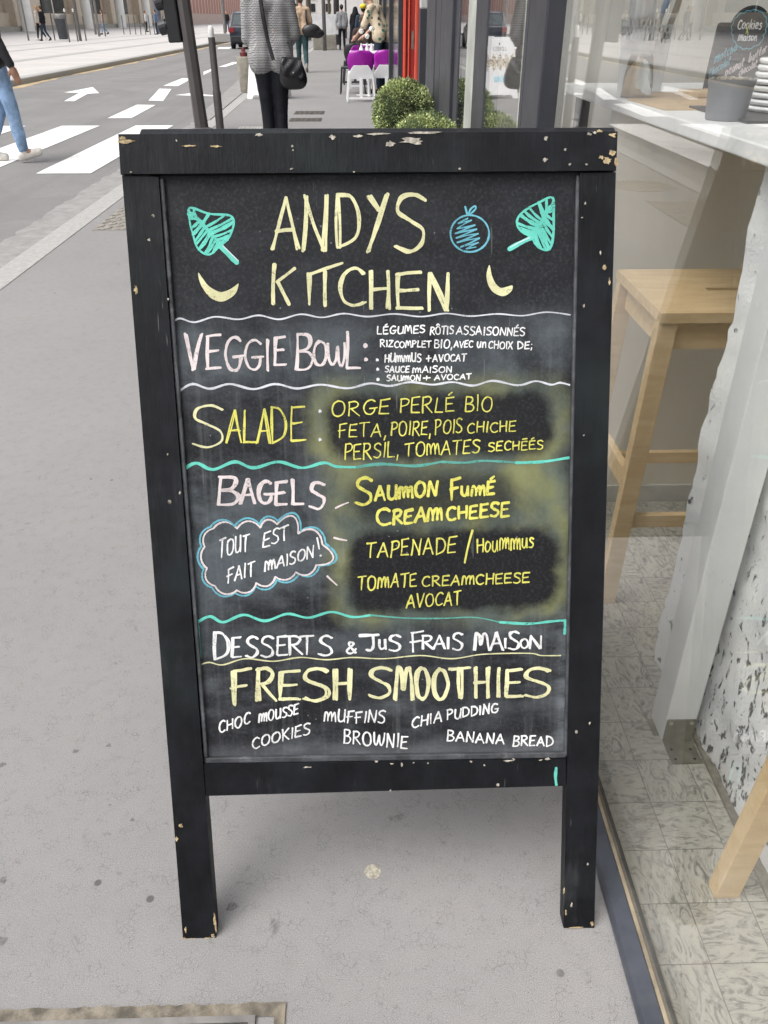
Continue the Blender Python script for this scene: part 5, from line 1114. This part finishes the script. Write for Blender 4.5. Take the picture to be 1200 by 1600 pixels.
# ------------------------------------------------------------------ people
def fuse(b, name, m, vox, parent, it=3, fold=0.0, fscale=.12):
    me = bpy.data.meshes.new('tmp'); me.from_pydata([tuple(p) for p in b.v], [], b.f)
    bm = bmesh.new(); bm.from_mesh(me); bmesh.ops.recalc_face_normals(bm, faces=bm.faces); bm.to_mesh(me); bm.free()
    o = bpy.data.objects.new('tmp', me); COL.objects.link(o)
    r = o.modifiers.new('r', 'REMESH'); r.mode = 'VOXEL'; r.voxel_size = vox; r.use_smooth_shade = True
    s = o.modifiers.new('s', 'SMOOTH'); s.factor = .5; s.iterations = it
    if fold:
        tx = bpy.data.textures.new('folds', 'CLOUDS'); tx.noise_scale = fscale; tx.noise_depth = 2
        d = o.modifiers.new('d', 'DISPLACE'); d.texture = tx; d.strength = fold; d.mid_level = .5
    dg = bpy.context.evaluated_depsgraph_get(); nm = bpy.data.meshes.new_from_object(o.evaluated_get(dg)); nm.name = name
    bpy.data.objects.remove(o); bpy.data.meshes.remove(me)
    nm.materials.clear(); nm.materials.append(m); nm.polygons.foreach_set('use_smooth', [True]*len(nm.polygons))
    ob = bpy.data.objects.new(name, nm); COL.objects.link(ob); ob.parent = parent; return ob
M_skin = mat('skin', (.50,.30,.21), .55, 0, .08, 12)
M_skin2 = mat('skin_deep', (.33,.185,.12), .55, 0, .08, 12)
def cloth(name, col, var=.15, scale=14, rough=.85, bump=.3): return mat(name, col, rough, 0, var, scale, bump, 220, .25)
def pose(**k):
    J = dict(pel=(0,0,.94), wai=(0,.005,1.10), che=(0,.0,1.30), nec=(0,-.01,1.45), hdb=(0,.012,1.53), hd=(0,.022,1.625),
        shL=(-.175,-.005,1.405), elL=(-.225,-.03,1.13), wrL=(-.225,.03,.89), haL=(-.22,.055,.80), shR=(.175,-.005,1.405), elR=(.225,-.03,1.13), wrR=(.225,.03,.89), haR=(.22,.055,.80),
        hiL=(-.085,0,.90), knL=(-.095,.025,.49), anL=(-.10,-.015,.085), toL=(-.115,.14,.025), hiR=(.085,0,.90), knR=(.095,.025,.49), anR=(.10,-.015,.085), toR=(.115,.14,.025))
    J.update(k); return {a: Vector(b) for a, b in J.items()}
def person(label, loc, rz, J, top, bottom, shoe, hair, skin=None, vox=.02, scale=1.0, kind='short', hem=None, loose=1.0, fingers=False, sleeve=True, group=None, long_hair=False, legfit=1.0, scarf=None):
    t = thing('person', label, 'person', loc, rz, group); t.scale = (scale,)*3; sk = skin or M_skin
    b = MB()
    for s in (-1,1):                                        # trunk
        b.cap(J['pel']+V(s*.075,0,-.02), J['wai']+V(s*.055,0,0), .098, .085); b.cap(J['wai']+V(s*.055,0,0), J['che']+V(s*.085,0,.02), .085, .088)
    b.cap(J['che']+V(0,0,.05), J['nec'], .09, .055); b.cap(J['nec'], J['hdb'], .053, .055)
    b.cap(J['shL'], J['shR'], .062, .062)
    h = J['hd']; b.ell(h+V(0,-.005,.02), (.074,.093,.098), 16); b.cap(h+V(0,.03,-.03), h+V(0,.048,-.085), .052, .034); b.cap(h+V(0,.082,.005), h+V(0,.103,-.027), .010, .014, 8)
    for s in (-1,1): b.ell(h+V(s*.076,-.005,-.005), (.012,.022,.032), 8); b.ell(h+V(s*.030,.083,.012), (.016,.010,.009), 8)
    b.cap(h+V(-.022,.088,-.052), h+V(.022,.088,-.052), .008, .008, 8)
    for q in 'LR':
        s = -1 if q == 'L' else 1
        b.cap(J['sh'+q], J['el'+q], .052, .040); b.cap(J['el'+q], J['wr'+q], .040, .027)
        w, a = J['wr'+q], J['ha'+q]; d = (a-w).normalized(); side = d.cross(V(s,0,0)).normalized(); n = side.cross(d).normalized()
        b.cap(w, w+d*.05, .026, .032)
        for k in (-1,0,1): b.cap(w+d*.03+side*k*.020, w+d*.085+side*k*.022, .017, .0155, 8)
        if fingers:
            for k, L in ((-1.45,.062),(-.5,.078),(.5,.084),(1.45,.074)):
                p0 = w+d*.085+side*k*.0175; p1 = p0+d*L*.5+n*.006*s; p2 = p1+(d*.8-n*s*.6)*L*.5; b.cap(p0, p1, .0098, .009, 8); b.cap(p1, p2, .009, .0076, 8)
            p0 = w+d*.03+side*.034; p1 = p0+(d*.7+side*.6)*.035; p2 = p1+(d*.95+side*.1)*.03; b.cap(p0, p1, .013, .0105, 8); b.cap(p1, p2, .0105, .0085, 8)
        else: b.cap(w+d*.085, w+d*.14-n*s*.03, .028, .016); b.cap(w+d*.03+side*.03, w+d*.085+side*.045, .012, .010, 8)
        lf = .84*min(1, legfit); b.cap(J['hi'+q], J['kn'+q], .084*lf, .054*lf); b.cap(J['kn'+q], J['kn'+q].lerp(J['an'+q], .35), .052*lf, .055*lf); b.cap(J['kn'+q].lerp(J['an'+q], .35), J['an'+q], .055*lf, .036)
        b.cap(J['an'+q], J['to'+q], .04, .03)
    fuse(b, 'body', sk, vox if not fingers else min(vox, .0075), t, 2)
    cv = max(vox, .012)
    # trousers
    b = MB()
    for s in (-1,1): b.cap(J['pel']+V(s*.075,-.008,-.02), J['wai']+V(s*.062,0,-.03), .108, .094)
    for q in 'LR':
        k = J['kn'+q]; lo = k.lerp(J['an'+q], .92); f = legfit
        b.cap(J['hi'+q], k, .094*(.5+.5*f), .062*f); b.cap(k, k.lerp(J['an'+q], .38), .062*f, .061*f); b.cap(k.lerp(J['an'+q], .38), lo, .061*f, .048*f)
    fuse(b, 'trousers', bottom, cv, t, 2, .012, .09)
    # upper garment
    b = MB(); hz = hem if hem is not None else .88; L = loose
    hp = J['pel'].copy(); hp.z = hz
    for s in (-1,1):
        b.cap(hp+V(s*.088*L,-.012,.10), J['pel']+V(s*.086*L,-.012,.0), .122*L, .124*L); b.cap(J['pel']+V(s*.086*L,-.012,.0), J['wai']+V(s*.078*L,0,0), .124*L, .104*L); b.cap(J['wai']+V(s*.078*L,0,0), J['che']+V(s*.088,0,.02), .102*L, .098)
    b.cap(J['che']+V(0,-.005,.06), J['nec']+V(0,0,-.01), .098, .066); b.cap(J['shL']+V(.01,0,0), J['shR']+V(-.01,0,0), .072, .072)
    for q in 'LR':
        b.cap(J['sh'+q], J['el'+q], .066*(.6+.4*L), .058*L)
        if sleeve: b.cap(J['el'+q], J['el'+q].lerp(J['wr'+q], .93), .058*L, .040*L)
    fuse(b, 'top', top, cv, t, 3, .014, .10)
    for q in 'LR':
        b = MB(); a, o = J['an'+q], J['to'+q]; d = (o-a); d.z = 0; d.normalize(); up = V(0,0,1)
        fl = (o-a).normalized()
        hl = a + V(0,0,-.03) - d*.035
        b.cap(hl, o+V(0,0,.018), .040, .036); b.cap(a+V(0,0,.02), a+V(0,0,-.03), .045, .042); b.cap(hl+V(0,0,-.02), o+V(0,0,.002), .036, .034)
        fuse(b, 'shoe', shoe, min(cv, .012), t, 1)
    if hair is not None:
        b = MB(); b.ell(h+V(0,-.022,.035), (.085,.092,.095), 14); b.ell(h+V(0,-.045,-.0), (.078,.068,.085), 12)
        if long_hair:
            for s in (-1,0,1): b.cap(h+V(s*.045,-.055,.03), h+V(s*.06,-.085,-.26), .055, .045)
        fuse(b, 'hair', hair, cv, t, 2, .012, .04)
    return t
M_hbr = mat('brown_hair', (.06,.035,.02), .6, 0, .3, 40); M_hbl = mat('fair_hair', (.34,.22,.11), .6, 0, .3, 40); M_hdk = mat('dark_hair', (.012,.010,.010), .5, 0, .3, 40)
M_wsh = cloth('white_shoe', (.66,.63,.58), .1); M_dsh = cloth('dark_shoe', (.03,.028,.027)); M_gsh = cloth('grey_shoe', (.28,.26,.24))
M_legg = cloth('black_leggings', (.008,.009,.013), .3, 6, .6, .15); M_jean = mat('pale_denim', (.22,.33,.50), .85, 0, .3, 9, .4, 260, .2, dirt=(.40,.50,.62)); M_djean = cloth('dark_denim', (.03,.045,.07))
M_teal = cloth('teal_trousers', (.035,.070,.075), .25); M_beig = cloth('beige_knit', (.46,.34,.24), .12); M_leath = mat('black_leather', (.012,.012,.015), .38, 0, .3, 12, .25, 60); M_jack = mat('black_jacket', (.018,.018,.022), .6, 0, .4, 8, .3, 80)
# knitted houndstooth-like jumper
kt = NT('grey_knit'); x = kt.xyz(); a = kt.m('ADD', kt.m('MULTIPLY', x[2], 80), kt.m('MULTIPLY', kt.noise(5, 2), 1.2)); c = kt.m('ADD', kt.m('MULTIPLY', kt.m('ADD', x[0], x[1]), 60), kt.m('MULTIPLY', kt.m('FLOOR', a), .5))
kz = kt.m('ABSOLUTE', kt.m('SUBTRACT', kt.m('FRACT', a), .5)); kx = kt.m('ABSOLUTE', kt.m('SUBTRACT', kt.m('FRACT', c), .5))
kk = kt.step(kt.m('ADD', kt.m('MULTIPLY', kz, 1.0), kt.m('MULTIPLY', kx, .55)), .22, .50)
kc = kt.mix(kk, (.095,.095,.10), (.47,.465,.46)); kt.bsdf(kt.mix(kt.m('MULTIPLY', kt.noise(7, 3), .35), kc, (.22,.22,.225)), .9, 0, kt.bump(kk, .4, .006), .15); M_knit = kt.mat
# woman in the grey jumper, seen from behind
P = G(435, 268)
Jw = pose(shL=(-.165,-.005,1.405), shR=(.165,-.005,1.405), elL=(-.195,.0,1.09), wrL=(-.15,.23,1.00), haL=(-.12,.31,1.04), elR=(.215,.02,1.12), wrR=(.15,.25,1.04), haR=(.11,.32,1.08), hiL=(-.075,0,.90), hiR=(.075,0,.90), knL=(-.062,.01,.49), knR=(.062,.01,.49), anL=(-.055,-.02,.085), anR=(.06,-.01,.085), toL=(-.075,.14,.025), toR=(.085,.14,.025))
wo = person('woman in a chunky grey knit jumper and black leggings seen from behind on the pavement', (P.x, P.y, 0), R(2), Jw, M_knit, M_legg, M_dsh, M_hbr, vox=.014, scale=1.03, hem=.81, loose=.98, fingers=True, long_hair=False, legfit=.93)
b = MB(); rnd = random.Random(3)
pts = [(.175,-.185,.60),(.20,-.19,.62)]
vs = [];                                                   # slouchy leather bag on the right hip
for z, w, d, sx_ in ((.585,.05,.035,.02),(.60,.115,.06,.02),(.66,.155,.085,.015),(.73,.150,.085,.0),(.80,.125,.065,-.015),(.86,.105,.05,-.03),(.895,.09,.03,-.035),(.88,.08,.018,-.035)):
    for k in range(28):
        a = 2*math.pi*k/28; f = 1+.16*mno.noise(V(math.cos(a)*2.1, math.sin(a)*2.1, z*9))+.06*math.sin(k*2.3+z*40)
        vs.append(V(sx_+math.copysign(abs(math.cos(a))**.8, math.cos(a))*w*(1+.06*math.sin(k*1.7+z*25)), math.copysign(abs(math.sin(a))**.8, math.sin(a))*d*f, z+.012*math.cos(a*1.0+.6)))
b.add(vs, [(i*28+j, i*28+(j+1)%28, (i+1)*28+(j+1)%28, (i+1)*28+j) for i in range(7) for j in range(28)] + [tuple(range(27,-1,-1)), tuple(range(196,224))])
bag = thing('shoulder_bag', 'black leather shoulder bag hanging at the hip of the woman in the grey jumper', 'bag', (P.x+.12, P.y-.19, .235), R(8)); bag.scale = (.84,)*3; 
o = b.build('pouch', M_leath, bag, smooth=True, rot=(0,R(8),0)); o.modifiers.new('s', 'SUBSURF').render_levels = 1
b = MB(); rows = []
for i in range(9):
    z = .885-.165*i/8; w = .10+.035*math.sin(i/8*1.6) - (.05*max(0,(i-5)/3)**2); rows.append([V(-.03+.025*i/8+x*w, -.055-.05*math.sin(min(1,i/5)*1.5)-.01*math.sin(x*7+i), z-.018*abs(x)*i/8) for x in [-1+j/5 for j in range(11)]])
b.add([p for r in rows for p in r], [(i*11+j, i*11+j+1, (i+1)*11+j+1, (i+1)*11+j) for i in range(8) for j in range(10)]); o = b.build('flap', M_leath, bag, smooth=True, rot=(0,R(8),0)); o.modifiers.new('t','SOLIDIFY').thickness = .008
b = MB(); b.tube([(-.10,-.02,.86),(-.145,.02,1.05),(-.175,.035,1.25),(-.19,.07,1.42),(-.18,.15,1.46)], [.010,.010,.011,.011,.010], 6, sx=1.9); b.tube([(.10,.0,.86),(.11,.07,.98),(.0,.28,1.1),(-.15,.3,1.3)], .008, 6, sx=1.6); b.build('strap', M_leath, bag)
b = MB(); b.ell((.10,-.112,.745), (.010,.006,.010), 10); b.build('buckle', M_steel, bag)
# walker entering on the left over the zebra crossing
P = G(37, 252, RZ)
Jl = pose(pel=(-.02,-.10,.94), wai=(-.02,-.095,1.10), che=(-.02,-.08,1.30), nec=(-.02,-.07,1.45), hdb=(-.02,-.05,1.53), hd=(-.02,-.035,1.625), shL=(-.19,-.09,1.405), shR=(.15,-.08,1.405), elL=(-.24,-.22,1.14), wrL=(-.24,-.20,.89), haL=(-.235,-.19,.80), elR=(.20,-.04,1.13), wrR=(.215,.06,.89), haR=(.21,.085,.79),
          hiL=(-.10,-.10,.91), knL=(-.10,-.16,.48), anL=(-.09,-.34,.10), toL=(-.09,-.20,.03), hiR=(.07,-.09,.91), knR=(.085,-.03,.50), anR=(.10,.0,.10), toR=(.11,.15,.09))
person('person in pale blue jeans, black jacket and white shoes striding over the zebra crossing', (P.x+.03, P.y, RZ), R(-72), Jl, M_jack, M_jean, M_wsh, M_hbr, skin=M_skin2, vox=.014, scale=1.0, fingers=True, hem=.90, loose=1.06, legfit=1.12)
# man in the beige jumper with the bag
P = G(474, 113)
Jm = pose(knL=(-.09,.10,.50), anL=(-.095,.18,.085), toL=(-.10,.33,.03), knR=(.085,-.02,.48), anR=(.09,-.26,.16), toR=(.10,-.16,.03), elR=(.24,.02,1.14), wrR=(.20,.20,1.0), haR=(.19,.27,1.0))
person('man in a beige jumper and dark teal trousers walking away down the pavement', (P.x, P.y, 0), R(4), Jm, M_beig, M_teal, M_gsh, M_hbr, vox=.018, scale=1.04, hem=.90, loose=1.08, legfit=1.1)
bag = thing('duffel_bag', 'dark rounded bag slung behind the man in the beige jumper', 'bag', (P.x+.27, P.y-.10, 0), R(6))
b = MB(); b.ell((0,0,.98), (.26,.13,.17), 16); b.ell((.15,0,.92), (.20,.11,.12), 14); fuse(b, 'pouch', M_leath, .02, bag, 2)
b = MB(); b.tube([(-.10,-.02,1.10),(-.13,-.06,1.28),(-.12,.02,1.46)], .013, 6, sx=1.7); b.build('strap', M_leath, bag)
# people farther along the near pavement
M_hood = cloth('grey_hoodie', (.26,.265,.28)); M_blkc = cloth('black_robe', (.012,.012,.016)); M_lil = cloth('lilac', (.42,.28,.46)); M_brn = cloth('brown_jacket', (.055,.038,.036)); M_yel = cloth('yellow_cap', (.75,.58,.04))
P = G(535, 78); person('walker in a grey hoodie and black trousers seen from behind', (P.x, P.y, 0), R(3), pose(), M_hood, M_legg, M_dsh, M_hdk, vox=.022, scale=1.03, hem=.86, loose=1.15)
P = G(556, 76); t = person('walker covered in a long black robe and headscarf', (P.x, P.y, 0), R(-4), pose(), M_blkc, M_blkc, M_dsh, M_hdk, vox=.022, scale=.98, hem=.62, loose=1.3)
b = MB(); b.cap(V(0,-.02,1.66), V(0,-.05,1.42), .115, .19); b.cap(V(-.09,0,1.0), V(-.14,0,.2), .16, .2); b.cap(V(.09,0,1.0), V(.14,0,.2), .16, .2); b.cap(V(0,-.05,1.42), V(0,0,1.0), .19, .19); fuse(b, 'robe', M_blkc, .025, t, 3, .02, .2)
P = G(563, 73); person('child in a lilac top walking beside the black robe', (P.x+.15, P.y+.5, 0), R(0), pose(), M_lil, M_lil, M_wsh, M_hdk, vox=.022, scale=.78, loose=1.05)
seat = pose(hiL=(-.09,0,.50), hiR=(.09,0,.50), pel=(0,0,.54), wai=(0,-.02,.70), che=(0,-.02,.90), nec=(0,-.01,1.05), hdb=(0,.012,1.13), hd=(0,.022,1.225), shL=(-.175,-.02,1.005), shR=(.175,-.02,1.005), elL=(-.24,.02,.75), elR=(.24,.02,.75), wrL=(-.15,.24,.74), wrR=(.15,.24,.74), haL=(-.10,.32,.74), haR=(.10,.32,.74),
            knL=(-.11,.42,.50), knR=(.11,.42,.50), anL=(-.11,.40,.085), anR=(.11,.40,.085), toL=(-.12,.55,.03), toR=(.12,.55,.03))
t = person('diner in a brown jacket seated at the table, back to the camera', (.07, 22.75, 0), R(0), seat, M_brn, M_djean, M_dsh, M_hbr, vox=.02, hem=.50, loose=1.08)
P = (.02, 25.5, 0); t = person('passer-by in a bright yellow cap behind the seated diner', (.10, 27.5, 0), R(0), pose(), M_djean, M_djean, M_dsh, M_hdk, vox=.024, scale=.92)
b = MB(); b.ell((0,-.01,1.69), (.105,.12,.075), 14); b.build('cap', M_yel, t, smooth=True)
fl = NT('floral_shirt'); v = fl.vor(9, rnd=1); n = fl.step(fl.m('ADD', v, fl.m('MULTIPLY', fl.noise(22, 3), .25)), .42, .36); fl.bsdf(fl.mix(n, (.56,.47,.34), fl.mix(fl.step(fl.noise(3.5), .45, .55), (.03,.03,.03), (.04,.16,.12))), .85)
Js = pose(wai=(0,.03,1.09), che=(0,.12,1.27), nec=(0,.18,1.40), hdb=(0,.22,1.47), hd=(0,.27,1.55), shL=(-.175,.13,1.36), shR=(.175,.13,1.36), elL=(-.24,.22,1.10), wrL=(-.16,.42,.93), haL=(-.13,.50,.87), elR=(.24,.24,1.10), wrR=(.16,.42,.93), haR=(.12,.50,.87))
person('man in a beige floral shirt standing over the white table', (.40, 18.0, 0), R(62), Js, fl.mat, M_djean, M_dsh, M_hbr, vox=.018, scale=1.05, sleeve=False, hem=.86, loose=1.1)
# people across the street
def far(u, v, label, rz, top, bot, hair, **k):
    P = G(u, v, .1); return person(label, (P.x, P.y, .1), rz, k.pop('J', pose()), top, bot, k.pop('shoe', M_dsh), hair, vox=.03, **k)
M_cream_c = cloth('cream_top', (.50,.46,.42)); M_pinkt = cloth('pink_top', (.46,.30,.27)); M_blue_c = cloth('blue_shirt', (.10,.16,.28)); M_wht = cloth('white_shirt', (.6,.6,.58))
walk = pose(knL=(-.09,.10,.50), anL=(-.095,.20,.085), toL=(-.10,.33,.03), knR=(.085,-.02,.48), anR=(.09,-.26,.14), toR=(.10,-.16,.03))
far(66, 63, 'long haired woman in a pale top and black trousers across the street', R(70), M_cream_c, M_legg, M_hbl, long_hair=True, J=walk, shoe=M_wsh, scale=1.05)
far(72, 64, 'woman dressed in black with a black bag walking beside the pale top', R(75), M_blkc, M_djean, M_hbr, J=walk, scale=1.02)
far(164, 54, 'woman in a pink top and jeans walking alone across the street', R(100), M_pinkt, M_jean, M_hbr, J=walk, long_hair=True)
far(230, 50, 'person in a white shirt leaning by a white column', R(-90), M_wht, M_blkc, M_hdk)
far(246, 54, 'person in a blue shirt beside the blue grey pillar', R(90), M_blue_c, M_djean, M_hdk)
far(356, 50, 'person in dark clothes waiting near the road sign', R(180), M_blkc, M_djean, M_hdk)
